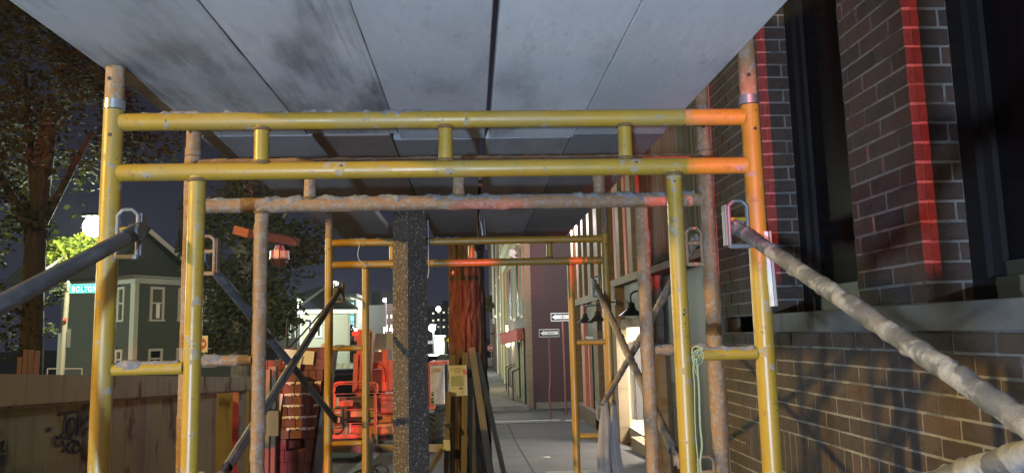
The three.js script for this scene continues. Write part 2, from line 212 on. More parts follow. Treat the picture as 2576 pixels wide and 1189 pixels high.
{ // pavement across the side street, slab by slab
  const far = new THREE.Group(); far.name = numbered('far_pavement'); scene.add(far); tag(far, null, null, null, 'structure');
  part('kerb', [sheet(-0.1, 1.66, 23.5, 23.65, 0.012, 0.3, 1), sheet(-0.1, 0.05, 23.652, 74, 0.012, 0.3, 20)], M.stone, far);
  for (let i = 0; i < 30; i++) part('slab', sheet(0.06, 1.645, 23.66 + i * 1.68, 23.66 + i * 1.68 + 1.66, rr(-0.004, 0.004), 0.2, 2), M.paving, far);
}

/* ---------- brick building on the right ---------- */
const WX = 1.5;                                               // the face of the brickwork
{
  const b = thing('brick_building', 'dark brown brick building with two tall dark windows right of the scaffold walkway', 'building');
  const zA = -3.757, zA2 = -4.55, zB = -2.452, zB2 = -2.90, zC = -1.595;
  const F = WX + 0.0035;                                       // mortar face, a little behind the bricks
  part('wall', [span(F, 3.2, -0.4, 1.495, 3.0, zA2), span(F, 1.9, 1.585, 3.9, zA - 0.004, zA2), span(F, 1.9, 1.585, 3.9, zB - 0.004, zB2), span(F, 1.9, 1.585, 3.9, 3.0, zC), span(F + 0.5, 3.2, 1.585, 3.9, 3.0, zA2), span(F, 3.2, 3.3, 3.9, 3.0, zC)], M.mortar, b);
  part('sill', [rbox(0.3, 0.09, 6.76, 0.006, WX + 0.12, 1.54, -0.382)], M.stone, b);
  const C = 0.0677, J = 0.0095, L = 0.2032, list = [];
  const bg = (w, h, d) => new THREE.BoxGeometry(w, h, d);
  const cache = {}; const brickGeo = (w, h, d) => { const k = [w, h, d].map((x) => x.toFixed(3)).join(); return (cache[k] ??= uvBox(new RoundedBoxGeometry(w, h, d, 1, 0.003), rr(0, 3), rr(0, 3))); };
  const put = (w, h, d, x, y, z) => list.push({ w, h, d, x: x + rr(-0.0012, 0.0012), y, z, m: M.bricks[Math.floor(rnd() * 5)], near: 0 });
  const course = (y, z0, z1, row) => {                        // stretchers along the wall from z0 (near) to z1 (far)
    let z = z0 + (row % 2 ? 0 : -L / 2 + J / 2) + 0; const first = row % 2 ? 0 : L / 2; let a = z0, k = 0;
    while (a > z1 + 0.02) { let e = k === 0 && first ? a - first + J / 2 : a - L; if (e < z1) e = z1; const len = a - e - (e > z1 ? J : 0); if (len > 0.03) put(0.03, C - J, len, WX + 0.015, y, a - len / 2); a = e; k++; }
  };
  for (let i = 0; i < 7; i++) course(1.495 - C * (i + 0.5), 1.0, zA2, i);                          // below the sill
  const ySol = 1.495 - 7 * C;
  for (let z = 0.6; z > zA2 + 0.32; z -= C) put(0.03, L - J, C - J, WX + 0.015, ySol - L / 2, z - C / 2);  // soldier course
  for (let r = 0; r < 3; r++) course(ySol - C * (r + 0.5), zA2 + 0.30, zA2, r);
  for (let i = 0; i < 9; i++) course(ySol - L - C * (i + 0.5), -0.2, zA2, i + 1);
  for (let i = 0; i < 30; i++) { const y = 1.585 + C * (i + 0.5) + 0.002; course(y, zA, zA2, i); course(y, zB, zB2, i);
    for (const zj of [zA, zB]) { const wide = i % 2 ? 0.128 : 0.092; put(wide, C - J, 0.03, WX + 0.031 + wide / 2, y, zj - 0.015); if (!(i % 2)) put(0.03, C - J, 0.03, WX + 0.031 + 0.092 + J + 0.015, y, zj - 0.015); } }
  // keep the ones that can be picked apart as single bricks, nearest first
  const seen = (q) => { const p = V(q.x, q.y, q.z).project(camera); return Math.abs(p.x) < 1.03 && Math.abs(p.y) < 1.05 && p.z < 1; };
  const inView = list.filter(seen).sort((p, q) => p.z === q.z ? 0 : (EYE.distanceTo(V(p.x, p.y, p.z)) - EYE.distanceTo(V(q.x, q.y, q.z)))), out = list.filter((q) => !seen(q));
  for (const q of inView.slice(0, 298)) { const o = part('brick', brickGeo(q.w, q.h, q.d), q.m, b); o.position.set(q.x, q.y + rr(-0.0008, 0.0008), q.z); o.rotation.set(rr(-0.008, 0.008), rr(-0.006, 0.006), rr(-0.008, 0.008)); }
  const rest = [...inView.slice(298), ...out]; M.bricks.forEach((m, k) => { const gs = rest.filter((q) => q.m === m).map((q) => brickGeo(q.w, q.h, q.d).clone().translate(q.x, q.y, q.z)); if (gs.length) part('brick_courses', gs, m, b, { kind: 'stuff' }); });
  // windows in their recesses
  const win = (z0, z1) => {                                   // z0 near jamb, z1 far jamb
    const x = WX + 0.16, w = part('window', [span(x, x + 0.09, 1.586, 1.66, z0, z1), span(x, x + 0.09, 3.22, 3.3, z0, z1), span(x, x + 0.09, 1.66, 3.22, z1, z1 + 0.075), span(x, x + 0.09, 1.66, 3.22, z0 - 0.075, z0)], M.bronze, b);
    part('sash', [span(x + 0.025, x + 0.07, 1.66, 3.22, z1 + 0.077, z1 + 0.12), span(x + 0.025, x + 0.07, 1.66, 3.22, z0 - 0.12, z0 - 0.077), span(x + 0.025, x + 0.07, 1.66, 1.71, z0 - 0.121, z1 + 0.121)], tint(M.bronze, 0.014, 0.0145, 0.016), w);
    part('pane', [span(x + 0.045, x + 0.052, 1.71, 3.2, z0 - 0.12, z1 + 0.12)], M.darkGlass, w);
  };
  win(zB2, zA); win(zC, zB);
}
{ // siding wall between the brickwork and the shop front
  const s = thing('siding_wall', 'tan ribbed siding wall between brick pier and lit shop doorway', 'wall');
  const ribs = (z0, z1, y0, y1) => { const pos = [], n = Math.round((z0 - z1) / 0.0142), uv = []; const xs = [0, 0, 0.009, 0.009]; let prev = null;
    for (let i = 0; i <= n; i++) { const z = z0 + (z1 - z0) * i / n, x = WX + 0.03 + xs[i % 4] + (i % 16 === 0 ? 0.006 : 0); if (prev) { const [pz, px] = prev; for (const q of [[px, y0, pz], [px, y1, pz], [x, y1, z], [px, y0, pz], [x, y1, z], [x, y0, z]]) { pos.push(...q); uv.push(q[2], q[1]); } } prev = [z, x]; }
    const g = new THREE.BufferGeometry(); g.setAttribute('position', new THREE.BufferAttribute(new Float32Array(pos), 3)); g.setAttribute('uv', new THREE.BufferAttribute(new Float32Array(uv), 2)); g.computeVertexNormals(); return g; };
  const yL = 1.975;
  for (let k = 0; k < 3; k++) part('panel', ribs(-4.655 - k * 0.62, -4.655 - (k + 1) * 0.62 + 0.006, yL + 0.07, 3.9), M.siding, s);
  part('panel', ribs(-6.515, -6.76, -0.5, 3.9), M.siding, s);
  part('corner_board', [span(WX - 0.01, WX + 0.1, -0.4, 3.9, -4.555, -4.65)], M.siding, s);
  part('corner_board', [span(WX - 0.004, WX + 0.2, -0.5, 3.9, -6.761, -6.83)], M.cream, s);
  part('backing', [span(WX + 0.06, WX + 0.3, yL + 0.06, 3.9, -4.66, -6.51), span(WX + 0.06, 3.2, -0.5, 3.9, -6.52, -6.76)], M.slate, s);
  part('lintel', [rbox(0.14, 0.062, 1.92, 0.006, WX + 0.03, yL + 0.03, -5.56)], M.cream, s);
  part('flashing', [span(WX - 0.055, WX + 0.06, yL + 0.063, yL + 0.07, -4.62, -6.53)], M.slate, s);
  part('door_frame', [span(WX + 0.0, WX + 0.15, -0.4, yL, -6.43, -6.51), span(WX + 0.04, WX + 0.15, -0.4, yL, -6.36, -6.428), span(WX + 0.02, WX + 0.15, -0.4, yL, -4.66, -4.73)], M.cream, s);
  const d = part('door', [span(WX + 0.1, WX + 0.14, -0.3, yL, -4.732, -6.358)], plain(0.055, 0.052, 0.06, 0.55), s);
  part('door_panel', [span(WX + 0.09, WX + 0.099, 0.2, 0.9, -5.7, -6.2), span(WX + 0.09, WX + 0.099, 1.1, 1.8, -5.7, -6.2)], plain(0.05, 0.048, 0.055, 0.5), d);
}

/* ---------- shop front with the lit doorway ---------- */
const SX = 2.7, sd = (u, v = 700) => -atX(u, v, SX).z;        // depth along that front of a point in the photograph
let doorLamp;
{
  const s = thing('shop_front', 'cream shop front with red lit slatted windows and brightly lit open doorway', 'building');
  const d0 = 11.2, d1 = sd(1443), dR = sd(1592, 900), dL = 14.25, top = 5.2, floorY = -0.22, headY = atX(1585, 822, SX).y;
  const B = M.cream, zz = (d) => -d;
  // carcass
  part('wall', [span(SX + 0.12, SX + 0.17, -1.2, headY, zz(dL), zz(d1)), span(SX + 0.12, SX + 0.4, headY, top, zz(d0), zz(d1)), span(SX + 0.12, SX + 0.4, -1.2, headY, zz(d0 - 1.2), zz(11.7))], tint(M.siding, 0.9, 0.92, 0.95), s);
  const y1 = atX(1570, 715, SX).y, y2 = atX(1570, 697, SX).y, y3 = atX(1470, 765, SX).y, y4 = atX(1470, 748, SX).y;
  // upper bay over the door, then the long slatted window
  const post = (u, w, ya, yb, m = B, proud = 0.06) => { const d = sd(u); return span(SX - proud, SX + 0.13, ya, yb, zz(d - w / 2), zz(d + w / 2)); };
  const P = [[1446, 0.34], [1460, 0.26], [1473, 0.26], [1489, 0.34], [1508, 0.42]];
  for (const [u, w] of P) part('pilaster', post(u, w, y4, top), B, s);
  for (const [u, w] of [[1537, 0.36], [1565, 0.30], [1597, 0.30]]) part('pilaster', post(u, w, y2, top), B, s);
  for (const [u, w] of [[1453, 0.3], [1466, 0.24], [1480.5, 0.26], [1498, 0.3]]) part('slat', post(u, w, y4, top, null, 0.0), M.redTone, s);  // red light in the recesses is put into their colour
  for (const [u, w] of [[1549, 0.22], [1575, 0.2]]) part('slat', post(u, w, y2, top, null, 0.0), M.redTone, s);
  for (const [u, w] of [[1556.5, 0.13], [1583, 0.13]]) part('window_slot', post(u, w, y2, top, null, -0.09), M.darkGlass, s);
  part('band', [span(SX - 0.08, SX + 0.13, y1, y2, zz(d0), zz(sd(1525)))], B, s);
  part('band', [span(SX - 0.08, SX + 0.13, y3, y4, zz(sd(1512)), zz(d1))], B, s);
  part('pilaster', [span(SX - 0.06, SX + 0.13, -1.2, y1, zz(sd(1552)), zz(sd(1530)))], B, s);
  part('pilaster', [span(SX - 0.06, SX + 0.13, -1.2, y3, zz(sd(1450)), zz(d1))], B, s);
  part('pilaster', [span(SX - 0.06, SX + 0.13, -1.2, y3, zz(sd(1504)), zz(sd(1493)))], B, s);
  part('jamb', [span(SX - 0.02, SX + 0.055, -1.2, y1, zz(dL - 0.12), zz(sd(1551)))], B, s);
  for (const [ua, ub] of [[1457, 1464], [1511, 1516]]) part('slat', [span(SX + 0.0, SX + 0.125, -0.35, y3, zz(sd(ub)), zz(sd(ua)))], M.redTone, s);
  // grey lights of the windows, door transom
  const gl = plain(0.10, 0.105, 0.095, 0.6);
  part('pane', [span(SX + 0.07, SX + 0.09, atX(1480, 845, SX).y, y3, zz(sd(1492)), zz(sd(1466)))], gl, s);
  part('pane', [span(SX + 0.07, SX + 0.09, atX(1590, 800, SX).y, y1, zz(sd(1615)), zz(sd(1560)))], gl, s);
  part('transom_rail', [span(SX - 0.03, SX + 0.13, headY, atX(1590, 802, SX).y, zz(d0), zz(sd(1560)))], B, s);
  part('window_head', [span(SX + 0.02, SX + 0.12, atX(1480, 852, SX).y, atX(1480, 846, SX).y, zz(sd(1492)), zz(sd(1466)))], M.white, s);
  for (const u of [1469, 1476, 1483, 1489]) part('slat', [span(SX + 0.05, SX + 0.115, -0.3, atX(1480, 853, SX).y, zz(sd(u + 1.2)), zz(sd(u - 1.2)))], u % 2 ? M.redTone : M.bronze, s);
  part('plinth', [box(0.22, 0.55, sd(1452) - sd(1500), SX + 0.05, -0.6, zz((sd(1452) + sd(1500)) / 2)), box(0.25, 0.1, sd(1452) - sd(1500), SX + 0.04, -0.29, zz((sd(1452) + sd(1500)) / 2), 0, 0, 0)], tint(M.cream, 0.75, 0.62, 0.55), s);
  // the room behind the door
  const wallW = plain(0.72, 0.71, 0.68, 0.8), x1 = SX + 3.2;
  part('room', [span(SX + 0.401, x1, headY + 0.25, headY + 0.35, zz(10.6), zz(15.4)), span(x1, x1 + 0.1, floorY - 0.2, headY + 0.35, zz(10.6), zz(15.4)), span(SX + 0.171, x1, floorY - 0.1, headY + 0.35, zz(15.4), zz(15.5)), span(SX + 0.4, x1, floorY - 0.1, headY + 0.35, zz(10.5), zz(10.6))], wallW, s);
  part('floor', [span(SX + 0.121, x1, floorY - 0.2, floorY, zz(10.6), zz(15.4))], tint(M.paving, 1.8, 1.75, 1.65), s);
  const leaf = part('door_post', [span(SX + 0.06, SX + 0.165, floorY, headY, zz(dL - 0.06), zz(dL - 0.001))], plain(0.62, 0.30, 0.09, 0.5), s);  // orange light on the post is put into its colour
  part('handle', [rod([SX + 0.12, floorY + 0.95, zz(dL - 0.06)], [SX + 0.12, floorY + 0.95, zz(dL - 0.13)], 0.022)], M.steel, leaf);
  part('inner_door', [span(3.2, 4.2, floorY, atD(1600, 855, 15.2).y, zz(15.2), zz(15.26))], plain(0.07, 0.07, 0.075, 0.5), s);
  part('step', [span(SX - 0.08, SX + 0.12, floorY - 0.5, floorY - 0.02, zz(10.9), zz(13.0))], tint(M.cream, 0.95, 0.9, 0.85), s);
  part('ceiling_light', [span(SX + 0.75, SX + 1.75, headY + 0.215, headY + 0.248, zz(12.6), zz(13.6))], glow(1, 0.93, 0.8, 14), s);
  const ra = new THREE.RectAreaLight(new THREE.Color(1, 0.90, 0.74), 250, 1.0, 1.0); ra.position.set(SX + 1.25, headY + 0.2, zz(13.1)); ra.lookAt(SX + 0.6, -2, zz(13.3)); ra.name = 'room_light'; scene.add(ra);
}
// gooseneck lamps of the shop front
{
  const make = (u, v, label) => { const p = atX(u, v, SX - 0.42), t = thing('gooseneck_lamp', label, 'lamp', [p.x, p.y, p.z], 0, 'gooseneck lamps over the shop front');
    const pr = [[0.03, 0.19], [0.045, 0.18], [0.055, 0.12], [0.075, 0.085], [0.15, 0.03], [0.19, 0.0], [0.185, 0.0], [0.145, 0.025], [0.06, 0.08], [0.03, 0.1]].map(([x, y]) => new THREE.Vector2(x, y));
    part('shade', [new THREE.LatheGeometry(pr, 28)], plain(0.03, 0.027, 0.026, 0.45), t); part('arm', [pipe([[0, 0.18, 0], [0, 0.30, 0], [0.06, 0.345, 0], [0.36, 0.34, 0]], 0.014), rod([0.34, 0.34, 0], [0.365, 0.34, 0], 0.05)], M.dark, t); return t; };
  make(1472, 812, 'black gooseneck lamp left over the slatted window, farthest along'); make(1503.5, 808, 'black gooseneck lamp beside the yellow frame leg on shop front'); make(1589, 794, 'black gooseneck lamp above the lit shop doorway');
}

/* ---------- the dark corner building and the lit row behind it ---------- */
{
  const b = thing('corner_building', 'tall dark building with red lit corner board behind the one way signs', 'building');
  const z0 = -24, X0 = 1.68, base = G(24) - 0.14;
  part('side_wall', [span(X0 + 0.02, 12, base, 13, z0, z0 - 0.3)], plain(0.058, 0.028, 0.030, 0.8), b);
  part('base_band', [span(X0 + 0.25, 12, base + 0.0, base + 0.20, z0 + 0.05, z0)], tint(M.stone, 0.9, 0.85, 0.75), b);
  part('corner_board', [span(X0 - 0.03, X0 + 0.17, base, 13, z0 + 0.035, z0 - 0.2)], tint(M.cream, 1.0, 0.9, 0.85), b);
  part('front_wall', [span(X0, X0 + 0.3, base - 0.6, 13, z0 - 0.301, z0 - 12)], tint(M.siding, 0.45, 0.42, 0.36), b);
  const tr = tint(M.trimPaint, 0.7, 0.68, 0.5), gr = plain(0.16, 0.22, 0.16, 0.7);
  for (const [a, c, lo, hi, m] of [[24.5, 25.6, 1.0, 3.4, gr], [26.3, 27.6, 1.1, 3.4, M.darkGlass], [28.6, 30.4, 1.0, 3.3, gr], [31.4, 33, 1.1, 3.3, M.darkGlass]]) { const w = part('window', [span(X0 - 0.07, X0 - 0.001, lo + 1.0, hi + 1.0, -a, -c)], tr, b); part('pane', [span(X0 - 0.075, X0 - 0.071, lo + 1.08, hi + 0.92, -a - 0.12, -c + 0.12)], m, w); }
  part('cornice', [span(X0 - 0.35, X0, 4.6, 5.1, z0 - 0.4, z0 - 12), span(X0 - 0.22, X0, 4.35, 4.599, z0 - 0.4, z0 - 12)], tr, b);
  const aw = part('awning', [box(0.75, 0.36, 2.4, X0 - 0.375, 1.42, -26.3, 0, 0, 0.25)], tint(M.redTone, 0.6, 0.9, 0.9), b);
  for (const [a, c, m] of [[24.7, 25.7, gr], [27.6, 28.8, gr]]) { const d = part('door', [span(X0 - 0.06, X0 - 0.001, G(26) - 0.05, 1.2, -a, -c)], m, b); part('door_frame', [span(X0 - 0.1, X0 - 0.061, G(26), 1.28, -a + 0.08, -a), span(X0 - 0.1, X0 - 0.061, G(26), 1.28, -c, -c - 0.08)], tr, d); }
  for (const a of [26.2, 29.5, 31.5]) part('stoop_rail', [rod([X0 - 0.35, G(a), -a], [X0 - 0.35, G(a) + 0.95, -a], 0.02), rod([X0 - 0.35, G(a) + 0.93, -a], [X0, G(a) + 1.1, -a], 0.02)], M.bronze, b);
  const row = thing('row_building', 'narrow strip of lit tan row buildings along the far pavement', 'building');
  part('wall', [span(X0 + 0.06, X0 + 6, G(50) - 1, 11, z0 - 12.02, -78)], tint(M.siding, 0.7, 0.62, 0.5), row);
  for (const a of [38, 43, 50, 60]) part('pilaster', [span(X0 - 0.08, X0 + 0.06, G(60), 10, -a, -a - 0.7)], tint(M.trimPaint, 0.8, 0.78, 0.6), row);
  for (const a of [40, 46, 54, 65]) { const w = part('window', [span(X0, X0 + 0.059, 2.6, 5, -a, -a - 1.6)], tr, row); part('pane', [span(X0 - 0.005, X0 - 0.001, 2.75, 4.85, -a - 0.15, -a - 1.45)], M.darkGlass, w); }
  part('downpipe', [rod([X0 - 0.14, G(60), -37.4], [X0 - 0.14, 9, -37.4], 0.07)], tr, row);
  const box_ = thing('wall_unit', 'white boxy unit on a bracket high on the corner building', 'wall unit', [0, 0, 0]);
  const p = atD(1287, 637, 25); part('casing', [rbox(0.2, 0.22, 0.24, 0.02, p.x, p.y, p.z), rbox(0.1, 0.1, 0.1, 0.01, p.x + 0.14, p.y + 0.02, p.z)], M.white, box_); part('bracket', [span(p.x + 0.02, X0, p.y - 0.14, p.y - 0.12, p.z - 0.03, p.z + 0.03)], M.zinc, box_);
}
const lampGlobe = (p, color, cd, r) => { const L = new THREE.PointLight(new THREE.Color(...color), cd); L.position.copy(p); L.castShadow = true; L.shadow.radius = Math.max(1, r / 0.02); L.name = 'lamp_light'; scene.add(L); };
{
  const mk = (u, v, d, w, h, cd, label) => { const p = atD(u, v, d), t = thing('wall_lamp', label, 'lamp', [p.x, p.y, p.z], 0, 'glowing wall lamps on the lit row'); 
    part('globe', [new THREE.CapsuleGeometry(w, h, 6, 14)], glow(1, 0.78, 0.42, 9), t); part('bracket', [span(0, 1.68 - p.x + 0.06, -0.02, 0.02, 0.0, -0.04)], M.bronze, t); part('cap', [rod([0, h / 2 + w, 0], [0, h / 2 + w + 0.06, 0], w * 1.1, w * 0.5)], M.bronze, t);
    lampGlobe(p.clone(), [1, 0.8, 0.45], cd, 0.1); };
  mk(1277.5, 858, 33, 0.095, 0.28, 13, 'glowing warm wall lamp, lower one of the bright pair on the row'); mk(1277, 829, 38, 0.09, 0.28, 10, 'glowing warm wall lamp just above the lower one on the row'); mk(1267.5, 843, 52, 0.12, 0.22, 30, 'small cool glowing wall lamp farthest along the row');
}

/* ---------- scaffold frames ---------- */
function lockGeo(s) {                                         // flip lock on the inner side of a leg: stirrup, back plate
  const w = 0.0225, h = 0.054, p = [[-w, -h, 0], [-w, h - 0.012, 0], [-w + 0.012, h, 0], [w - 0.012, h, 0], [w, h - 0.012, 0], [w, -h, 0]];
  const g = []; for (let i = 0; i < p.length - 1; i++) g.push(rod(p[i], p[i + 1], 0.0048, 0.0048, 8)); g.push(rbox(0.05, 0.012, 0.012, 0.003, 0, -h, 0), rbox(0.01, 0.1, 0.026, 0.003, -s * (w + 0.003), -0.002, -0.016)); return g;
}
function frame(label, m, x, z, o) {
  const W = o.W ?? 1.524, I = o.I ?? 0.1974, foot = G(-z) + 0.02, t = thing('scaffold', label, 'scaffold', [x, 0, z], o.turn ?? 0, 'walk-through scaffolds carrying the deck');
  const T = 2.033, S = 1.912, R = 1.460, rl = 0.0225, rb = 0.0205, ri = 0.0192, cr = o.crust ?? 0; rodStep = cr ? 0.012 : 0.12;
  const put = (name, g, mm = m) => part(name, [cr && name !== 'coupling' ? roughen(g, cr, 26) : g], mm, t);
  for (const s of [-1, 1]) {
    put('leg', rod([s * W / 2, foot, 0], [s * W / 2, T + 0.028, 0], rl, rl, 26)); put('leg', rod([s * (W / 2 - I), foot + 0.12, 0], [s * (W / 2 - I), S - 0.012, 0], ri, ri, 24));
    part('coupling', [rod([s * W / 2, T + 0.03, 0], [s * W / 2, T + 0.052, 0], rl + 0.0012, rl + 0.0012, 26)], o.coupling ?? M.steel, t);
    part('leg_extension', [rod([s * W / 2, T + 0.0525, 0], [s * W / 2, s > 0 ? 2.45 : 2.166, 0], rl - 0.001, rl - 0.001, 26)], o.ext ?? M.rusty, t);
    part('pin_hole', [rod([s * W / 2 + 0.003, T - 0.035, rl - 0.003], [s * W / 2 + 0.003, T - 0.035, rl + 0.0012], 0.0045, 0.0045, 12), rod([s * W / 2 - 0.004, T + 0.1, rl - 0.005], [s * W / 2 - 0.004, T + 0.1, rl + 0.0006], 0.0045, 0.0045, 12)], M.dark, t);
    for (let k = 0; k < 3; k++) put('rung', rod([s * (W / 2 - rl), R - k * 0.5, 0], [s * (W / 2 - I + ri), R - k * 0.5, 0], 0.0145, 0.0145, 18));
    part('base_plate', [rod([s * W / 2, foot - 0.02, 0], [s * W / 2, foot + 0.001, 0], 0.07, 0.07, 16)], M.zinc, t);
    for (const y of [1.765, 1.10]) { const l = part('brace_lock', lockGeo(s), o.lock ?? M.lockZinc, t); l.position.set(s * (W / 2 - 0.056), y, 0.032); part('lock_pin', [rod([-0.026, 0.01, -0.004], [0.026, 0.01, -0.004], 0.006, 0.006, 10)], m, l); }
  }
  put('top_bar', rod([-W / 2 + rl - 0.004, T, 0], [W / 2 - rl + 0.004, T, 0], rb, rb, 26)); put('lower_bar', rod([-W / 2 + rl - 0.004, S, 0], [W / 2 - rl + 0.004, S, 0], rb, rb, 26));
  for (const k of o.studs ?? [0.2255, 0.51, 0.795]) put('stud', rod([-W / 2 + k * W, S + rb - 0.006, 0], [-W / 2 + k * W, T - rb + 0.006, 0], 0.0172, 0.0172, 20));
  const weld = []; const fil = (px, py, r) => { const g = new THREE.TorusGeometry(r, 0.0045, 8, 22); g.rotateX(Math.PI / 2); g.translate(px, py, 0); weld.push(g.toNonIndexed()); };
  for (const k of o.studs ?? [0.2255, 0.51, 0.795]) { fil(-W / 2 + k * W, S + rb - 0.0005, 0.0172); fil(-W / 2 + k * W, T - rb + 0.0005, 0.0172); } for (const s of [-1, 1]) fil(s * (W / 2 - I), S - rb, ri);
  { rodStep = 0.006; const crud = (x0, x1, y, r) => { const g = roughen(rod([x0, y, 0], [x1, y, 0], r, r, 22), r * 1.0, 42); g.scale(1, 1, 0.95); return g; };
    for (const s of [-1, 1]) part('dried_concrete', [crud(s * (W / 2 - I + 0.03), s * (W / 2 - 0.03), R + 0.0055, 0.0115)], M.concreteCrud, t);
    if (cr) part('dried_concrete', [crud(-W / 2 + 0.04, W / 2 - 0.04, S + 0.006, 0.0172)], M.concreteCrud, t); else part('dried_concrete', [crud(-W / 2 + 0.05, -W / 2 + 0.72, T + 0.008, 0.0135)], M.concreteCrud, t); }
  part('weld', weld, M.weldRust, t); rodStep = 0.12;
  return t;
}
frame('yellow scaffold frame standing nearest, with two long top bars across the view', M.yellow, -0.0726, -1.794, { ext: tint(M.rusty, 1.05, 1.05, 1.0) });
frame('rusty tan scaffold frame caked with concrete, just behind the nearest yellow frame', M.rusty, -0.0493, -2.27, { W: 1.542, I: 0.203, crust: 0.006, studs: [0.223, 0.51, 0.786], coupling: M.rusty, lock: M.rusty });
frame('orange yellow scaffold frame at the far end of the walkway', M.yellowOld, -0.0151, -4.216, { coupling: M.rusty });
frame('yellow scaffold frame beside the camera, out of view', M.yellow, -0.26, 0.25, {});
{ const t = thing('latch_strip', 'thin white metal strip clipped to right leg of nearest yellow frame', 'latch', [0, 0, 0]); const a = atD(1926, 582, 1.77), b = atD(1943, 770, 1.77); part('strip', [beam(a, b, 0.009, 0.006)], M.white, t); part('edge', [beam(a.clone().add(V(0.0075, 0, 0.004)), b.clone().add(V(0.0075, 0, 0.004)), 0.004, 0.012)], M.zinc, t); }

/* ---------- cross braces ---------- */
function brace(label, a, b, m, r, crust, group = 'cross braces between the frames') {
  const A = V(...a), B = V(...b), L = A.distanceTo(B), t = thing('cross_brace', label, 'brace', a, 0, group); t.quaternion.setFromUnitVectors(V(0, 1, 0), B.clone().sub(A).normalize());
  let g = new THREE.CylinderGeometry(r, r, L - 0.12, 24, crust ? 150 : 14, true), uv = g.attributes.uv; const o = rr(0, 4); for (let i = 0; i < uv.count; i++) uv.setXY(i, uv.getX(i) * 2 * Math.PI * r + o, uv.getY(i) * L + o); g.translate(0, L / 2, 0); if (crust) roughen(g, crust, 58);
  part('tube', [g], m, t); for (const k of [0, 1]) part('flattened_end', [rbox(r * 2.3, 0.09, 0.011, 0.004, 0, k ? L - 0.02 : 0.02, 0, Math.PI / 2), rod([-0.012, k ? L - 0.0 : 0, 0], [0.012, k ? L - 0.0 : 0, 0], r * 1.15, r * 1.15, 16)], m, t);
  return t;
}
brace('pale grey brace caked with dried concrete, sloping down right across the brick wall', [0.625, 1.753, -1.75], [0.628, 0.985, 0.22], M.crusted, 0.0150, 0.0075);
brace('pale grey crusted brace rising from the lower right corner', [0.63, 1.045, -1.78], [0.628, 1.755, 0.22], M.crusted, 0.0150, 0.009);
brace('dark grey brace sloping down to the left edge past street sign', [-0.752, 1.765, -1.745], [-0.815, 1.0, 0.2], M.galv, 0.0165, 0);
brace('lower dark grey brace of the left side, out of view', [-0.752, 1.05, -1.76], [-0.815, 1.76, 0.2], M.galv, 0.0165, 0);
brace('dark grey brace falling right in the left X in front of brick pallet', [-0.788, 1.765, -2.29], [-0.738, 1.09, -4.19], M.galv, 0.0158, 0);
brace('dark grey brace rising right in the left X in front of brick pallet', [-0.716, 1.775, -4.19], [-0.725, 1.13, -2.29], M.galv, 0.0158, 0);
brace('rust stained brace crossing in front of the lit doorway, falling toward the right', [0.678, 1.785, -4.19], [0.595, 1.14, -2.28], M.braceTan, 0.0145, 0.006);
brace('rust stained brace rising right from the grey cloth to the red lock', [0.7, 1.125, -4.2], [0.684, 1.785, -2.285], M.braceTan, 0.0135, 0.006);

/* ---------- deck planks overhead ---------- */
function plank(label, x0, x1, z0, z1, y, m, o = {}) {
  const t = thing('scaffold_plank', label, 'plank', [(x0 + x1) / 2, y, z0], 0, 'deck planks overhead'), w = x1 - x0, L = z0 - z1, th = 0.042;
  const g = new RoundedBoxGeometry(w, th, L, 2, o.r ?? 0.004), nn = g.attributes.normal.clone(), u = uvBox(g, rr(0, 5), rr(0, 5)); u.setAttribute('normal', nn); u.translate(0, th / 2, -L / 2); part('board', [u], m, t);
  for (const k of [-0.3, 0.3]) for (const q of [0.05, L - 0.05]) part('end_hook', [box(0.03, 0.03, 0.05, k * w, th + 0.016, -q)], M.zinc, t);
  if (o.rib) part('stiffener', o.rib.map((k) => box(0.014, 0.0035, L - 0.02, k * w, -0.0018, -L / 2)), m, t);
  return t;
}
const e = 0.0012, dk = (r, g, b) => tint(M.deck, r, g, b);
plank('wide grey deck plank along the left edge, nearest bay', -0.872, -0.52 - e, 1.7, -2.44, 2.17, tint(M.deckDirty, 0.95, 0.97, 0.95));
plank('dark streaked grey deck plank second from the left edge, nearest bay', -0.52 + e, -0.229 - e, 1.7, -2.44, 2.172, tint(M.deckDirty, 1.15, 1.15, 1.15));
plank('grey deck plank with a sooty smudge left of the open gap, nearest bay', -0.229 + e, 0.052, 1.7, -2.50, 2.169, dk(1.0, 0.99, 1.0));
plank('pale grey deck plank just right of the open gap, nearest bay', 0.066, 0.35 - e, 1.7, -2.50, 2.17, dk(1.22, 1.23, 1.24));
plank('pale grey deck plank along the right edge, nearest bay', 0.35 + e, 0.648, 1.7, -2.46, 2.172, dk(1.14, 1.14, 1.15));
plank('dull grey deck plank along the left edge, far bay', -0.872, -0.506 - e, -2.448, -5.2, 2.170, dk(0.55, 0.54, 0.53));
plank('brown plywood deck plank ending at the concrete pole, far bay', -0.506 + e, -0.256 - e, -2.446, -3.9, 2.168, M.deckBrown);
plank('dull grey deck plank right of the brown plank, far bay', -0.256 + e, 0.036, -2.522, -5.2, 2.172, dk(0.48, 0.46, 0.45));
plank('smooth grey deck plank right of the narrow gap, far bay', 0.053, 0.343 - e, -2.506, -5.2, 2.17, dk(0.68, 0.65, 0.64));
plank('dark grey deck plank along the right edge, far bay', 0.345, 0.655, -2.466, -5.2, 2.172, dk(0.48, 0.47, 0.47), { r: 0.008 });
{ const t = thing('added_light_screen', 'added plywood sheets hidden above the deck, keeping lamp light off the bricks', 'panel', [-0.76, 2.2145, -1.75]); for (let i = 0; i < 3; i++) part('sheet', [box(0.018, 1.2, 2.3, 0, 0.6, 2.31 - i * 2.305)], M.wood, t); for (let i = 0; i < 4; i++) part('post', [box(0.05, 1.3, 0.05, 0.036, 0.65, 3.3 - i * 2.2)], M.wood, t); }  // added above the deck to keep side lamp light off the upper bricks
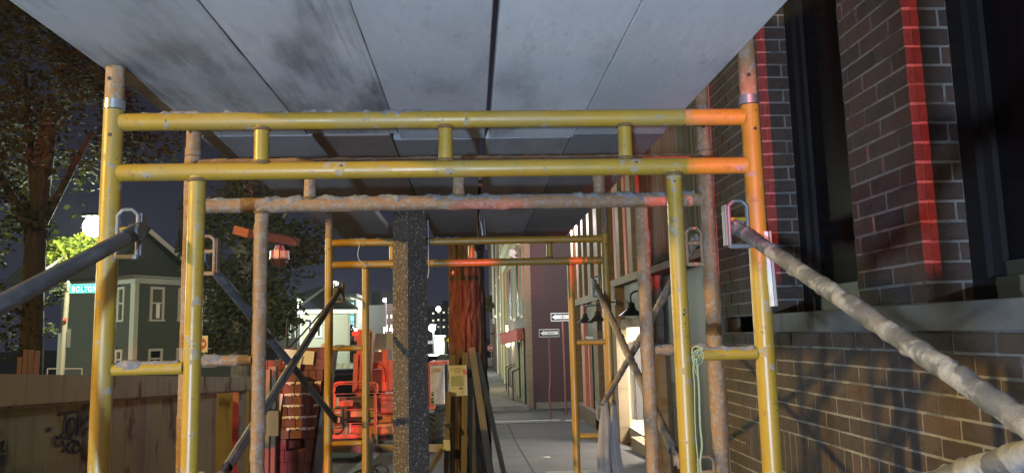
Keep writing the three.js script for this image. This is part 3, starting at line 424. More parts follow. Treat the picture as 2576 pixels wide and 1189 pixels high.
{ const t = thing('striped_strip', 'short strip of orange black and white segments in the deck gap', 'tape', [0.0445, 2.195, -2.98]); [[0.9, 0.25, 0.12], [0.03, 0.03, 0.03], [0.6, 0.58, 0.5], [0.05, 0.04, 0.04], [0.9, 0.25, 0.12]].forEach((c, i) => part('stripe', [box(0.016, 0.004, 0.08, 0, -0.0255, -i * 0.0805)], plain(...c, 0.6), t)); }  // coloured strip stands in for lit things seen through the gap
{ const mk = (label, pts, r, m) => { const p0 = pts[0], t = thing('hanging_wire', label, 'wire', [p0.x, p0.y, p0.z]); part('strand', [pipe(pts.map((p) => p.clone().sub(p0)), r)], m, t); };
  const W = plain(0.42, 0.42, 0.44, 0.5);
  mk('bent grey cable loop hanging from the deck gap above red tree', [atD(1209, 528, 4.4), atD(1207, 548, 4.4), atD(1212, 575, 4.4), atD(1214, 592, 4.4)], 0.0055, W); mk('fine pale string dangling from deck in front of tree trunk', [atD(1216, 528, 4.3), atD(1219, 580, 4.3), atD(1221, 606, 4.3), atD(1224, 628, 4.3)], 0.0016, W);
  mk('thin white wire hanging down beside the concrete pole', [atD(1076, 554, 3.95), atD(1077, 600, 3.95), atD(1077, 648, 3.95), atD(1078, 680, 3.95), atD(1075, 700, 3.95)], 0.002, W);
  mk('thin pale wire curling off the far orange frame bar', [atD(898, 603, 4.17), atD(903, 612, 4.17), atD(899, 640, 4.17), atD(903, 654, 4.17), atD(922, 668, 4.17)], 0.002, W); }
{ // twine tied round the right rung of the nearest frame
  const t = thing('green_twine', 'pale green twine knotted round rung and hanging down by the yellow leg', 'twine', [0, 0, 0]), m = plain(0.22, 0.26, 0.15, 0.85), k = atD(1753, 889, 1.775), c = k.clone(); 
  part('knot', [0, 1, 2, 3].map((i) => { const q = []; for (let a = 0; a < 10; a++) { const p = a / 10 * Math.PI * 2; q.push([c.x + Math.cos(p) * (0.012 + 0.003 * Math.sin(i * 3)), c.y + Math.sin(p + i) * 0.017 - 0.003 * i, c.z + 0.004 + Math.sin(p * 2 + i) * 0.005 + i * 0.001]); } return pipe(q, 0.0019, 6, true); }), m, t);
  const strand = (pts, r) => part('strand', [pipe(pts.map(([u, v]) => atD(u, v, 1.765)), r, 7)], m, t);
  strand([[1748, 900], [1744, 925], [1747, 960], [1748, 1020], [1750, 1090], [1755, 1150], [1757, 1200]], 0.0016); strand([[1752, 900], [1756, 940], [1759, 985], [1760, 1030], [1762, 1075], [1766, 1120], [1762, 1160], [1765, 1200]], 0.0024); strand([[1749, 902], [1746, 915], [1750, 935], [1755, 945], [1757, 925], [1753, 905]], 0.0014);
}
{ // grey cloth hung over the brace end
  const drape = (label, u0, u1, ub0, ub1, d, s) => { const a = atD((u0 + u1) / 2, 1012, d), t = thing('grey_cloth', label, 'cloth', [a.x, a.y, a.z], 0, 'cloths hung on the far right leg'), n = 40, rows = 60, w0 = (u1 - u0) * d / 1925 / 2, w1 = (ub1 - ub0) * d / 1925 / 2, sx = ((ub0 + ub1) - (u0 + u1)) / 2 * d / 1925, L = 0.78, pos = [], uv = [], idx = [];
    for (let j = 0; j <= rows; j++) for (let i = 0; i < n; i++) { const k = j / rows, p = i / n * Math.PI * 2, f = 1 + 0.16 * Math.sin(p * 3 + s + k * 1.5) + 0.1 * Math.sin(p * 5 + s * 2 + k * 4), grow = sm(cl(k * 5)), ww = mix(w0 * 0.55, mix(w0, w1, k), grow); pos.push(Math.cos(p) * ww * f + sx * k + 0.006 * Math.sin(k * 9 + s), -L * k + 0.01 * Math.sin(p * 2 + s), Math.sin(p) * ww * 0.55 * f); uv.push(i / n * 0.4, k * L); }
    for (let j = 0; j < rows; j++) for (let i = 0; i < n; i++) { const q = j * n + i, r = j * n + (i + 1) % n; idx.push(q, q + n, r, r, q + n, r + n); } const top = []; for (let i = 1; i < n - 1; i++) idx.push(0, i + 1, i);
    const g = new THREE.BufferGeometry(); g.setAttribute('position', new THREE.BufferAttribute(new Float32Array(pos), 3)); g.setAttribute('uv', new THREE.BufferAttribute(new Float32Array(uv), 2)); g.setIndex(idx); g.computeVertexNormals(); part('drape', [g.toNonIndexed()], M.cloth, t); };
  drape('long grey cloth hanging left below the brace joint by far yellow leg', 1502, 1531, 1496, 1533, 4.08, 1.0); drape('shorter pinkish grey cloth hanging right below the same brace joint', 1533, 1551, 1532, 1572, 4.14, 2.4);
}

/* ---------- concrete pole ---------- */
{
  const c = atD(1031, 800, 4.02), t = thing('concrete_pole', 'square concrete pole with exposed pebble aggregate rising through the deck', 'pole', [c.x, G(4) , c.z], 0);
  const g = new THREE.BufferGeometry(), prof = [[0, 0.118], [0.25, 0.116], [0.55, 0.1], [0.75, 0.093], [2.1, 0.0885], [3.4, 0.083]], pos = [], uv = [], A0 = 0.105; // corner angle
  const ring = (y, r) => { const q = []; for (let k = 0; k < 4; k++) { const a = A0 + k * Math.PI / 2 + 0.0, ch = 0.07; q.push([Math.cos(a - ch) * r, y, Math.sin(a - ch) * r], [Math.cos(a + ch) * r, y, Math.sin(a + ch) * r]); } return q; };
  const R = []; for (let i = 0; i < prof.length; i++) R.push(ring(...prof[i]));
  for (let i = 0; i < R.length - 1; i++) for (let k = 0; k < 8; k++) { const a = R[i][k], b = R[i][(k + 1) % 8], cc = R[i + 1][(k + 1) % 8], d = R[i + 1][k], w = Math.hypot(a[0] - b[0], a[2] - b[2]), u0 = k * 0.137; for (const [q, uu] of [[a, 0], [d, 0], [cc, w], [a, 0], [cc, w], [b, w]]) { pos.push(...q); uv.push(u0 + uu, q[1]); } }
  g.setAttribute('position', new THREE.BufferAttribute(new Float32Array(pos), 3)); g.setAttribute('uv', new THREE.BufferAttribute(new Float32Array(uv), 2)); g.computeVertexNormals(); part('shaft', [g], M.aggregate, t);
  const w = thing('cable_coil', 'small coil of black cable on the ground left of the pole foot', 'cable', [0, 0, 0]), p = atD(960, 1186, 4.6); part('coil', [[-0.07, 0], [-0.01, 0.01], [-0.12, -0.02]].map(([dx, dy], i) => { const q = []; for (let a = 0; a < 9; a++) { const f = a / 9 * Math.PI * 2; q.push([p.x + dx + Math.cos(f) * 0.045, p.y + dy + Math.sin(f) * 0.03, p.z + 0.02 * Math.sin(f * 2 + i)]); } return pipe(q, 0.006, 7, true); }), M.rubber, w);
}

/* ---------- big street tree with plank guard ---------- */
function trunkGeo(profile, seg, rows, furrow, amp, s = 0) {   // profile: [y, x, z, radius]
  const pos = [], uv = [], idx = [], at = (y) => { for (let i = 1; i < profile.length; i++) if (y <= profile[i][0] || i === profile.length - 1) { const a = profile[i - 1], b = profile[i], k = cl((y - a[0]) / (b[0] - a[0])); return [mix(a[1], b[1], k), mix(a[2], b[2], k), mix(a[3], b[3], k)]; } };
  const y0 = profile[0][0], y1 = profile[profile.length - 1][0];
  for (let j = 0; j <= rows; j++) { const y = mix(y0, y1, j / rows), [cx, cz, r] = at(y); for (let i = 0; i <= seg; i++) { const a = i / seg * Math.PI * 2, wav = 0.35 * Math.sin(y * 5 + a * 3) + 0.2 * Math.sin(y * 11 + a * 7), f = Math.abs(n3(Math.cos(a) * furrow + s, y * 2.6 + wav, Math.sin(a) * furrow) - 0.5) * 2, q = r * (1 + 0.05 * (fbm3(Math.cos(a) * 2 + s, y * 1.3, Math.sin(a) * 2) - 0.5)) + (Math.min(1, f * 2.6) - 0.75) * amp; pos.push(cx + Math.cos(a) * q, y, cz + Math.sin(a) * q); uv.push(i / seg * 2 * Math.PI * r, y); } }
  for (let j = 0; j < rows; j++) for (let i = 0; i < seg; i++) { const q = j * (seg + 1) + i, w = q + seg + 1; idx.push(q, w, q + 1, q + 1, w, w + 1); }
  const g = new THREE.BufferGeometry(); g.setAttribute('position', new THREE.BufferAttribute(new Float32Array(pos), 3)); g.setAttribute('uv', new THREE.BufferAttribute(new Float32Array(uv), 2)); g.setIndex(idx); g.computeVertexNormals(); return g;
}
function leaves(blobs, n, size, colors, keep) {               // leaf-sized folded faces through the volume of a crown
  const pos = new Float32Array(n * 12), col = new Float32Array(n * 12), idx = new Uint32Array(n * 6); let total = 0; const wts = blobs.map((b) => (total += Math.pow(b[3] * b[4] * b[5], 0.8)));
  const q = new THREE.Quaternion(), e3 = new THREE.Euler(), p = V(), v = V(); let c = 0, guard = 0;
  while (c < n && guard++ < n * 12) { const t = rnd() * total, b = blobs[wts.findIndex((w) => w >= t)], th = rr(0, 6.283), cz = rr(-1, 1), r = Math.pow(rnd(), 0.42), sq = Math.sqrt(1 - cz * cz); p.set(b[0] + b[3] * r * sq * Math.cos(th), b[1] + b[4] * r * cz, b[2] + b[5] * r * sq * Math.sin(th));
    const cl1 = fbm3(p.x * 1.6 / size * 0.1 + 7, p.y * 1.6 / size * 0.1, p.z * 1.6 / size * 0.1); if (cl1 < 0.44 + 0.14 * (r - 0.5) || (keep && !keep(p))) continue;
    e3.set(rr(-1.1, 1.1), rr(0, 6.283), rr(-0.9, 0.9)); q.setFromEuler(e3); const s = size * rr(0.6, 1.25), cc = colors[Math.floor(rnd() * colors.length)], br = rr(0.7, 1.25) * (0.65 + cl1 * 0.7);
    [[0, 0, -s * 0.6], [s * 0.42, s * 0.12, 0], [0, 0, s * 0.6], [-s * 0.42, s * 0.12, 0]].forEach((k, i) => { v.set(...k).applyQuaternion(q).add(p); v.toArray(pos, (c * 4 + i) * 3); col[(c * 4 + i) * 3] = cc[0] * br; col[(c * 4 + i) * 3 + 1] = cc[1] * br; col[(c * 4 + i) * 3 + 2] = cc[2] * br; });
    idx.set([c * 4, c * 4 + 1, c * 4 + 2, c * 4, c * 4 + 2, c * 4 + 3], c * 6); c++; }
  const g = new THREE.BufferGeometry(); g.setAttribute('position', new THREE.BufferAttribute(pos.slice(0, c * 12), 3)); g.setAttribute('color', new THREE.BufferAttribute(col.slice(0, c * 12), 3)); g.setIndex(new THREE.BufferAttribute(idx.slice(0, c * 6), 1)); g.computeVertexNormals(); return g;
}
const TD = 8.0, gT = G(TD);
{
  const t = thing('street_tree', 'thick furrowed tree trunk lit red, wrapped in guard planks, beyond the deck', 'tree', [0, 0, 0]);
  const a = atD(1172, 640, TD), b = atD(1176, 860, TD), r = 43 * TD / 1925;
  part('trunk', [trunkGeo([[gT - 0.1, b.x + 0.03, b.z, r * 1.32], [gT + 0.5, b.x + 0.02, b.z, r * 1.12], [b.y, b.x, b.z, r * 1.06], [a.y, a.x, a.z, r], [4.6, a.x - 0.05, a.z, r * 0.95], [5.6, a.x - 0.1, a.z, r * 0.9]], 200, 300, 6.5, 0.036)], tint(M.bark, 0.52, 0.42, 0.38), t);  // bark tinted redder to deepen the red light on the trunk
  part('limb', [rod([a.x - 0.12, 5.3, a.z], [a.x - 1.6, 7.6, a.z - 0.5], 0.14, 0.07), rod([a.x - 0.05, 5.3, a.z], [a.x + 1.5, 7.9, a.z + 0.4], 0.13, 0.06), rod([a.x - 0.1, 5.3, a.z], [a.x - 0.1, 8.4, a.z - 0.9], 0.15, 0.06)], M.bark, t);
  part('crown', [leaves([[a.x - 1.4, 8.4, a.z - 0.5, 2.0, 1.5, 1.8], [a.x + 1.4, 8.6, a.z, 1.9, 1.5, 1.8], [a.x, 9.6, a.z - 0.5, 2.0, 1.4, 2.0]], 2600, 0.15, [[0.045, 0.07, 0.02], [0.06, 0.08, 0.025]])], M.leaf, t);
  for (const [u, v, s] of [[1193, 641, 0.042], [1139, 685, 0.018]]) { const p = atD(u, v, TD - r * 1.02); const g = new THREE.SphereGeometry(s, 18, 12); g.scale(0.75, 1.15, 0.45); g.translate(p.x, p.y, p.z - 0.012); part('pruning_scar', [g], plain(0.52, 0.42, 0.34, 0.8), t); }
}
function guardBoard(label, u0, v0, u1, v1, w, d, th = 0.035, m = M.guard) { const A = atD(u0, v0, d), B = atD(u1, v1, d + 0.02), t = thing('guard_plank', label, 'plank', [B.x, B.y, B.z], 0, 'guard planks round the red lit tree'); part('board', [beam(V(0, 0, 0), A.clone().sub(B), w, th)], m, t); return t; }
const gd = TD - 0.30;
guardBoard('upright weathered guard plank at left edge of the tree, behind the notice', 1138, 893, 1136, 1330, 0.055, gd);
guardBoard('upright guard plank under right edge of the notice on tree', 1169, 886, 1165, 1330, 0.058, gd, 0.04);
guardBoard('broad guard plank leaning away to the right from the tree', 1186, 873, 1256, 1340, 0.068, gd - 0.05);
guardBoard('thin outermost guard plank leaning far right of the tree', 1199, 884, 1298, 1330, 0.050, gd + 0.06);
guardBoard('dark narrow guard plank in the shadow between the tree planks', 1181, 950, 1196, 1330, 0.075, gd + 0.06, 0.03, tint(M.wood, 0.4, 0.38, 0.38));  // wood tint darkened for the shade between the planks
guardBoard('slim grey lath between the two leaning guard planks', 1210, 1000, 1262, 1330, 0.022, gd + 0.03, 0.02);
guardBoard('knee high guard post left of the tree, bound with white tape', 1128, 985, 1117, 1330, 0.048, gd - 0.08);
{ const t = thing('notice_sheet', 'laminated paper notice stapled to the tree guard planks', 'notice'); const p = atD(1151.5, 957, gd - 0.028), w = 45 * gd / 1925, h = 75 * gd / 1925;
  part('sheet', [box(w, h, 0.003, p.x, p.y, p.z, 0, 0, 0.02)], plain(0.42, 0.41, 0.35, 0.5), t);
  const f = part('print', [quad(w * 0.96, h * 0.96, 0, 0, 0)], drawn(220, 360, (c, W, H) => { c.fillStyle = '#c3c3ae'; c.fillRect(0, 0, W, H); c.fillStyle = '#a9b49c'; c.fillRect(20, 120, 170, 130); c.fillStyle = '#5d5d58'; c.font = 'bold 20px sans-serif'; c.fillStyle = '#73736a'; for (let i = 0; i < 3; i++) c.fillRect(50 + i * 6, 26 + i * 22, 110 - i * 12, 8); for (let i = 0; i < 11; i++) c.fillRect(28, 130 + i * 11, 120 + (i * 37) % 34, 4); c.fillRect(34, 270, 60, 5); c.fillRect(120, 262, 48, 26); c.fillStyle = '#3c3b36'; for (const x of [38, 70, 150]) { c.beginPath(); c.moveTo(x, 330); c.lineTo(x + 9, 310); c.lineTo(x + 18, 330); c.fill(); } c.fillRect(26, 30, 12, 22); }, 0.35), t); f.position.set(p.x, p.y, p.z + 0.0045); f.rotation.z = 0.02;
  const s = part('sticker', [box(0.03, 0.055, 0.002, p.x + w * 0.36, p.y + h * 0.28, p.z + 0.0065, 0, 0, 0.4)], plain(0.65, 0.16, 0.11, 0.5), t); }
{ const t = thing('tape_wrap', 'white tape wrapped round the knee high guard post', 'tape'); const p = atD(1124, 1119, gd - 0.075); part('band', [rbox(0.066, 0.105, 0.058, 0.006, p.x, p.y, p.z, 0, 0, 0.05)], plain(0.5, 0.5, 0.42, 0.6), t);
  const k = thing('strap_tie', 'black strap knotted round the guard post above the white tape', 'strap'); const q = atD(1128, 1068, gd - 0.075); part('band', [rbox(0.072, 0.03, 0.062, 0.006, q.x, q.y, q.z, 0, 0, 0.2)], M.rubber, k); part('loop', [pipe([[q.x, q.y, q.z + 0.034], [q.x + 0.04, q.y - 0.02, q.z + 0.05], [q.x + 0.05, q.y - 0.06, q.z + 0.04], [q.x + 0.015, q.y - 0.05, q.z + 0.045], [q.x, q.y, q.z + 0.034]], 0.008, 7)], M.rubber, k);
  const c = thing('white_cable', 'white cable running down beside the left guard plank', 'cable'); part('sheath', [pipe([atD(1131, 1000, gd - 0.04), atD(1127, 1030, gd - 0.05), atD(1122, 1060, gd - 0.08)], 0.009)], M.white, c); }
{ // timber barrier rail between tree and machine
  const t = thing('timber_rail', 'horizontal timber barrier rail running from far frame to the tree guard', 'barrier'); const d = gd - 0.06, A = atD(808, 1128, d), B = atD(1124, 1126, d); part('rail', [beam(A, B, 0.068, 0.05)], M.woodPale, t);
  for (const u of [822, 926]) { const p = atD(u, 1128, d - 0.045); part('post', [span(p.x - 0.04, p.x + 0.04, G(d) - 0.1, p.y + 0.1, p.z - 0.03, p.z + 0.02)], M.wood, t); }
  part('brace', [beam(atD(1110, 1132, d - 0.07), atD(1070, 1200, d - 0.3), 0.05, 0.04)], M.wood, t); }

/* ---------- pallet of bricks ---------- */
{
  const d = 5.0, t = thing('brick_pallet', 'leaning strapped stack of red bricks with a white label, left of walkway', 'brick stack'), base = atD(722, 1250, d), kx = 0.128;
  const H = 27.2 * d / 1925, W = 94 * d / 1925, rows = 13, left = (j) => base.x - W * 0.5 + kx * (j * H), cols = [[0.33, 0.31, 0.18, 0.18], [0.46, 0.27, 0.27], [0.2, 0.2, 0.24, 0.18, 0.18], [0.3, 0.33, 0.18, 0.19], [0.30, 0.30, 0.19, 0.21]];
  const mats = [brickTone(0.165, 0.056, 0.046, 101), brickTone(0.15, 0.053, 0.044, 111), brickTone(0.18, 0.06, 0.049, 121)], scrap = plain(0.62, 0.48, 0.42, 0.7);
  for (let j = 0; j < rows; j++) { const c = cols[j % 5]; let x = 0; const y = base.y + j * H;
    c.forEach((f, i) => { const w = f * W; if (!(j === 4 && i > 0 && i < 3)) { const o = part('brick', [rbox(w - 0.0016, H - 0.0016, 0.19, 0.0025, left(j) + x + w / 2, y + H / 2, base.z - 0.095 + rr(-0.006, 0.004))], mats[Math.floor(rnd() * 3)], t); } x += w; });
    part('inner_course', [box(W - 0.02, H - 0.002, 0.1, left(j) + W / 2, y + H / 2, base.z - 0.25)], mats[1], t);
    if ([1, 5, 6, 7, 8, 9].includes(j)) { const torn = (x0, x1) => { const n = 9, sh = new THREE.Shape(), yy = y + H - 0.001; sh.moveTo(x0, yy); for (let q = 0; q <= n; q++) sh.lineTo(mix(x0, x1, q / n), yy - rr(0.006, 0.02)); sh.lineTo(x1, yy + 0.002); sh.closePath(); const g = new THREE.ExtrudeGeometry(sh, { depth: 0.004, bevelEnabled: false }); g.translate(0, 0, base.z + 0.006); return uvBox(g); };
      let a = left(j) + W * rr(0.02, 0.2); while (a < left(j) + W * 0.9) { const b2 = Math.min(left(j) + W, a + W * rr(0.16, 0.32)); if (rnd() < 0.8) part('mortar_scrap', [torn(a, b2)], scrap, t); a = b2 + W * rr(0.0, 0.06); } } }
  part('void_brick', [rbox(0.085, H * 0.72, 0.1, 0.004, left(4) + W * 0.42, base.y + 4.4 * H, base.z - 0.13)], mats[2], t);
  part('wrap', [box(0.02, rows * H, 0.24, 0, 0, 0).applyMatrix4(new THREE.Matrix4().makeShear(0, 0, kx, 0, 0, 0)).translate(base.x + W / 2 + kx * rows * H / 2 + 0.013, base.y + rows * H / 2, base.z - 0.16)], plain(0.02, 0.018, 0.018, 0.35), t);  // dark sheet along the right side of the stack
  const lab = part('label', [box(0.19, 0.085, 0.004, left(11.5) + W * 0.33, base.y + 12.2 * H, base.z + 0.012, 0, 0, -0.1), box(0.09, 0.10, 0.004, left(11.4) + W * 0.22, base.y + 11.75 * H, base.z + 0.02, 0, 0, -0.22)], plain(0.68, 0.62, 0.58, 0.6), t);
  part('print', [0, 1, 2, 3, 4].map((i) => box(0.06, 0.004, 0.002, left(11.4) + W * 0.22 + i * 0.003, base.y + 11.98 * H - i * 0.016, base.z + 0.0235, 0, 0, -0.22)), plain(0.25, 0.2, 0.19, 0.7), lab);
  part('strap', [beam([left(0) - 0.008, base.y, base.z + 0.012], [left(9) - 0.004, base.y + 9 * H, base.z + 0.012], 0.022, 0.004)], plain(0.62, 0.5, 0.47, 0.5), t);
  const b2 = thing('brick_pallet', 'lower red brick stack half hidden behind the rusty leg and label', 'brick stack'), p = atD(684, 925, 5.7); for (let j = 0; j < 5; j++) for (let i = 0; i < 3; i++) part('brick', [rbox(0.098, 0.07, 0.19, 0.004, p.x - 0.06 + i * 0.1, p.y + 0.02 - j * 0.075, p.z)], mats[(i + j) % 3], b2);
  const w = thing('timber_stack', 'dark weathered boards standing between dumpster end and brick pallet', 'boards'); for (const [u0, u1, va, vb, dd] of [[655, 674, 930, 1260, 4.75], [674, 690, 922, 1260, 4.8], [664, 700, 1034, 1096, 4.7], [640, 656, 960, 1260, 4.9]]) { const a = atD(u0, va, dd), b = atD(u1, vb, dd); part('board', [span(a.x, b.x - 0.004, b.y, a.y, a.z, a.z - 0.04)], M.wood, w); }
}

/* ---------- dumpster ---------- */
{
  const t = thing('dumpster', 'olive brown open top dumpster with ribbed side and black graffiti', 'dumpster'), X0 = -2.02, Xe = -2.5, d0 = 1.9, d1 = 9.1, at = (d) => X0 + (Xe - X0) * (d - 3.3) / (9 - 3.3), top = (d) => 1.405 - 0.055 * (d - 3.3);
  const sidePanel = (da, db, ya, yb, out, th, m, name, parent = t, slope = true) => { const A = [at(da) + out, -da], B = [at(db) + out, -db], yt = (d, y) => y + (slope ? top(d) : 0), pos = [], f = (a, b, c, e2) => pos.push(...a, ...b, ...c, ...a, ...c, ...e2), q = (P, d, y, o) => [P[0] - o, yt(d, y), P[1]];
    const a0 = q(A, da, ya, 0), a1 = q(A, da, yb, 0), b0 = q(B, db, ya, 0), b1 = q(B, db, yb, 0), c0 = q(A, da, ya, th), c1 = q(A, da, yb, th), e0 = q(B, db, ya, th), e1 = q(B, db, yb, th); f(a0, b0, b1, a1); f(e0, c0, c1, e1); f(a1, b1, e1, c1); f(c0, e0, b0, a0); f(c0, a0, a1, c1); f(b0, e0, e1, b1);
    const g = new THREE.BufferGeometry(); g.setAttribute('position', new THREE.BufferAttribute(new Float32Array(pos), 3)); g.setAttribute('uv', new THREE.BufferAttribute(new Float32Array(pos.length / 3 * 2), 2)); for (let i = 0; i < pos.length / 3; i++) g.attributes.uv.setXY(i, -pos[i * 3 + 2], pos[i * 3 + 1]); g.computeVertexNormals(); return part(name, [g], m, parent); };
  sidePanel(d0, 7.45, -1.6, -0.135, -0.05, 0.03, M.skip, 'side_panel'); sidePanel(d0, d1, -0.135, 0, 0.03, 0.12, M.skip, 'top_rim'); sidePanel(d0, d1, -0.15, -0.1355, 0.012, 0.05, M.skipDark, 'rim_seam');
  for (const d of [2.35, 4.78, 5.42, 6.4, 7.4]) sidePanel(d - 0.07, d + 0.07, -1.6, -0.151, -0.048, 0.0015, M.skipDark, 'rib'); sidePanel(3.42, 3.435, -1.6, -0.151, -0.044, 0.005, M.dark, 'seam');  // rib bands set darker than the panels
  sidePanel(7.471, 8.3, -1.6, -0.151, -0.25, 0.03, M.dark, 'end_recess'); sidePanel(8.301, 8.7, -1.6, -0.151, -0.02, 0.06, M.skipDark, 'rib');
  sidePanel(d0, d1, -1.6, -0.02, -2.2, 0.05, M.skipDark, 'far_side'); part('floor', [box(2.1, 0.06, 6.9, -3.3, -0.1, -5.4)], M.skipDark, t); part('end_wall', [box(2.2, 1.3, 0.05, at(d1) - 1.15, 0.45, -d1 + 0.05)], M.skipDark, t); part('end_wall', [box(2.2, 1.4, 0.05, at(d0) - 1.15, 0.75, -d0 - 0.03)], M.skipDark, t);
  const pt = (u, v) => { const r = sight(u, v), k = (at(0) - 0.045 - EYE.x) / (r.x + (Xe - X0) / 5.7 * r.z * 1), p = r.multiplyScalar(k).add(EYE); return p; };   // where a sight line meets the side
  const stroke = (pts, w = 0.006) => pipe(pts.map(([x, y]) => { const p = pt(x * 0.2756, 907.2 + y * 0.2756); return p; }), w, 5);
  part('graffiti', [stroke([[525, 490], [600, 478], [690, 465]]), stroke([[600, 480], [585, 560], [575, 640], [545, 690]]), stroke([[640, 690], [608, 640], [620, 560], [655, 520], [690, 560], [672, 640], [640, 690]]), stroke([[725, 425], [715, 560], [700, 690]]), stroke([[720, 600], [760, 560], [790, 540], [800, 500]]), stroke([[745, 690], [770, 640], [800, 610]]), stroke([[500, 690], [540, 700], [600, 700], [660, 720], [715, 740]]), stroke([[495, 690], [495, 760], [530, 780]]), stroke([[560, 730], [600, 800], [640, 840]]), stroke([[640, 740], [600, 790], [560, 830]]), stroke([[680, 740], [660, 800], [690, 840], [730, 790], [700, 745]]), stroke([[425, 640], [455, 632]]), stroke([[440, 605], [436, 650]]), stroke([[0, 760], [25, 735], [10, 800], [30, 830]]), stroke([[5, 900], [22, 860], [20, 960]]), stroke([[740, 800], [760, 870], [790, 900]])], plain(0.012, 0.012, 0.012, 0.8), t);
}

/* ---------- red aerial lift ---------- */
const block = (u0, u1, v0, v1, d, t, r = 0) => { const a = atD(u0, v1, d), b = atD(u1, v0, d), w = b.x - a.x, h = b.y - a.y; return r ? rbox(w, h, t, r, (a.x + b.x) / 2, (a.y + b.y) / 2, -d - t / 2) : box(w, h, t, (a.x + b.x) / 2, (a.y + b.y) / 2, -d - t / 2); };
function wheel(r, w) {                                        // lugged tyre, axle along x
  const g = new THREE.Group(); const prof = [[r * 0.52, -w / 2], [r * 0.86, -w / 2], [r * 0.97, -w * 0.42], [r, -w * 0.2], [r, w * 0.2], [r * 0.97, w * 0.42], [r * 0.86, w / 2], [r * 0.52, w / 2]].map(([x, y]) => new THREE.Vector2(x, y)); const ty = new THREE.LatheGeometry(prof, 48); ty.rotateZ(Math.PI / 2); const lugs = [ty];
  for (let i = 0; i < 20; i++) for (const s of [-1, 1]) { const b = box(w * 0.56, 0.045, 0.05, s * w * 0.25, r + 0.012, 0, 0, 0, 0); b.rotateY(s * 0.5); b.rotateX(i / 20 * Math.PI * 2 + (s > 0 ? 0.16 : 0)); lugs.push(b); }
  return { tyre: lugs, rim: [rod([-w * 0.4, 0, 0], [w * 0.4, 0, 0], r * 0.54, r * 0.54, 28), rod([-w * 0.46, 0, 0], [w * 0.46, 0, 0], r * 0.16, r * 0.16, 18)] };
}
{
  const t = thing('aerial_lift', 'red boom lift with platform cage and upright boom parked beyond the walkway', 'boom lift'), D = 13.2, R = M.redPaint, W = M.white;
  const bar = (pts, r, d, m = R) => pipe(pts.map(([u, v]) => atD(u, v, d)), r, 8);
  // boom, folded upright at the left, with its pale side plate
  const boom = part('boom', [beam(atD(910, 995, D + 0.9), atD(917, 829, D + 0.9), 0.23, 0.26), beam(atD(893, 985, D + 0.8), atD(897, 890, D + 0.8), 0.08, 0.2)], R, t);
  part('boom_side', [beam(atD(930, 960, D + 0.95), atD(938, 835, D + 0.95), 0.055, 0.25)], W, boom); part('rib', [beam(atD(905, 990, D + 0.755), atD(911, 832, D + 0.755), 0.014, 0.02), beam(atD(925, 985, D + 0.755), atD(929, 832, D + 0.755), 0.014, 0.02)], R, boom);
  part('boom_head', [block(884, 902, 833, 845, D + 0.9, 0.2, 0.01), block(890, 900, 845, 858, D + 0.9, 0.15, 0.01)], R, boom);
  part('upper_boom', [block(939, 971, 838, 880, D + 1.3, 0.4, 0.012)], tint(M.white, 0.7, 0.68, 0.66), t); part('upper_boom', [block(972.5, 1002, 836, 881, D + 1.2, 0.4, 0.012)], tint(M.white, 0.62, 0.6, 0.6), t);
  part('lamp_lens', [block(951, 957, 881, 884, D + 1.25, 0.06)], glow(1, 0.75, 0.2, 1.2), t);
  part('upright', [block(960, 974.5, 880, 985, D + 1.0, 0.16, 0.01)], R, t); part('upright', [block(976, 1000, 905, 985, D + 0.9, 0.2, 0.01)], R, t);
  part('cross_member', [block(930, 964, 910, 928, D + 1.05, 0.3, 0.02)], R, t); part('guard', [block(928, 964, 884, 909, D + 1.6, 0.1)], tint(R, 0.4, 0.9, 0.9), t);
  part('engine_cover', [block(931, 963, 929, 984, D + 1.25, 0.5, 0.015)], tint(R, 0.45, 0.8, 0.8), t); part('hose', [bar([[950, 915], [958, 920], [965, 935], [966, 960]], 0.02, D + 0.95, R)], R, t);
  part('turntable', [block(944, 1000, 1043, 1063, D + 0.7, 0.8, 0.02), block(944, 1000, 1066, 1096, D + 0.55, 0.9, 0.05)], tint(R, 0.8, 1.6, 0.9), t); part('cover', [block(946, 1000, 992, 1041, D + 0.75, 0.6, 0.05)], tint(R, 0.8, 0.9, 0.9), t); part('slot', [block(948, 961, 1047, 1056, D + 0.69, 0.02)], M.dark, t); part('chassis', [block(836, 1000, 1097, 1112, D + 0.9, 1.6)], M.dark, t);
  // platform cage
  const cg = part('cage', [bar([[838, 988], [838, 972], [843, 964], [868, 961], [925, 962], [944, 964], [949, 974], [947, 988]], 0.017, D), bar([[842, 984], [842, 975], [848, 968], [900, 967], [938, 969], [943, 978], [942, 985]], 0.009, D + 0.02), block(836, 1000, 986.5, 992, D, 0.05, 0.01), block(836, 945, 1027, 1033, D, 0.04, 0.01), block(836, 945, 1062, 1067, D, 0.04, 0.01), block(837, 843, 990, 1046, D, 0.05, 0.01), block(939, 946, 990, 1092, D, 0.05, 0.01), block(834, 911, 1091, 1104, D, 0.1, 0.012), block(926, 934, 1075, 1110, D, 0.05, 0.01)], R, t);
  part('kick_plate', [block(838, 940, 1068, 1092, D + 0.3, 0.03)], tint(R, 0.9, 1, 1), cg); part('leg', [block(939, 947, 1092, 1122, D, 0.06)], M.woodPale, t);
  part('control_box', [block(852, 883, 1008, 1023, D + 0.1, 0.2, 0.02)], R, t); part('control_box', [block(881, 911, 1033, 1049, D + 0.1, 0.16, 0.012)], tint(R, 0.9, 2.4, 2.4), t); part('dark_panel', [block(846, 940, 996, 1060, D + 0.5, 0.05)], tint(R, 0.18, 0.5, 0.5), t); part('control_box', [block(841, 858, 1036, 1066, D - 0.04, 0.12, 0.012)], M.dark, t);
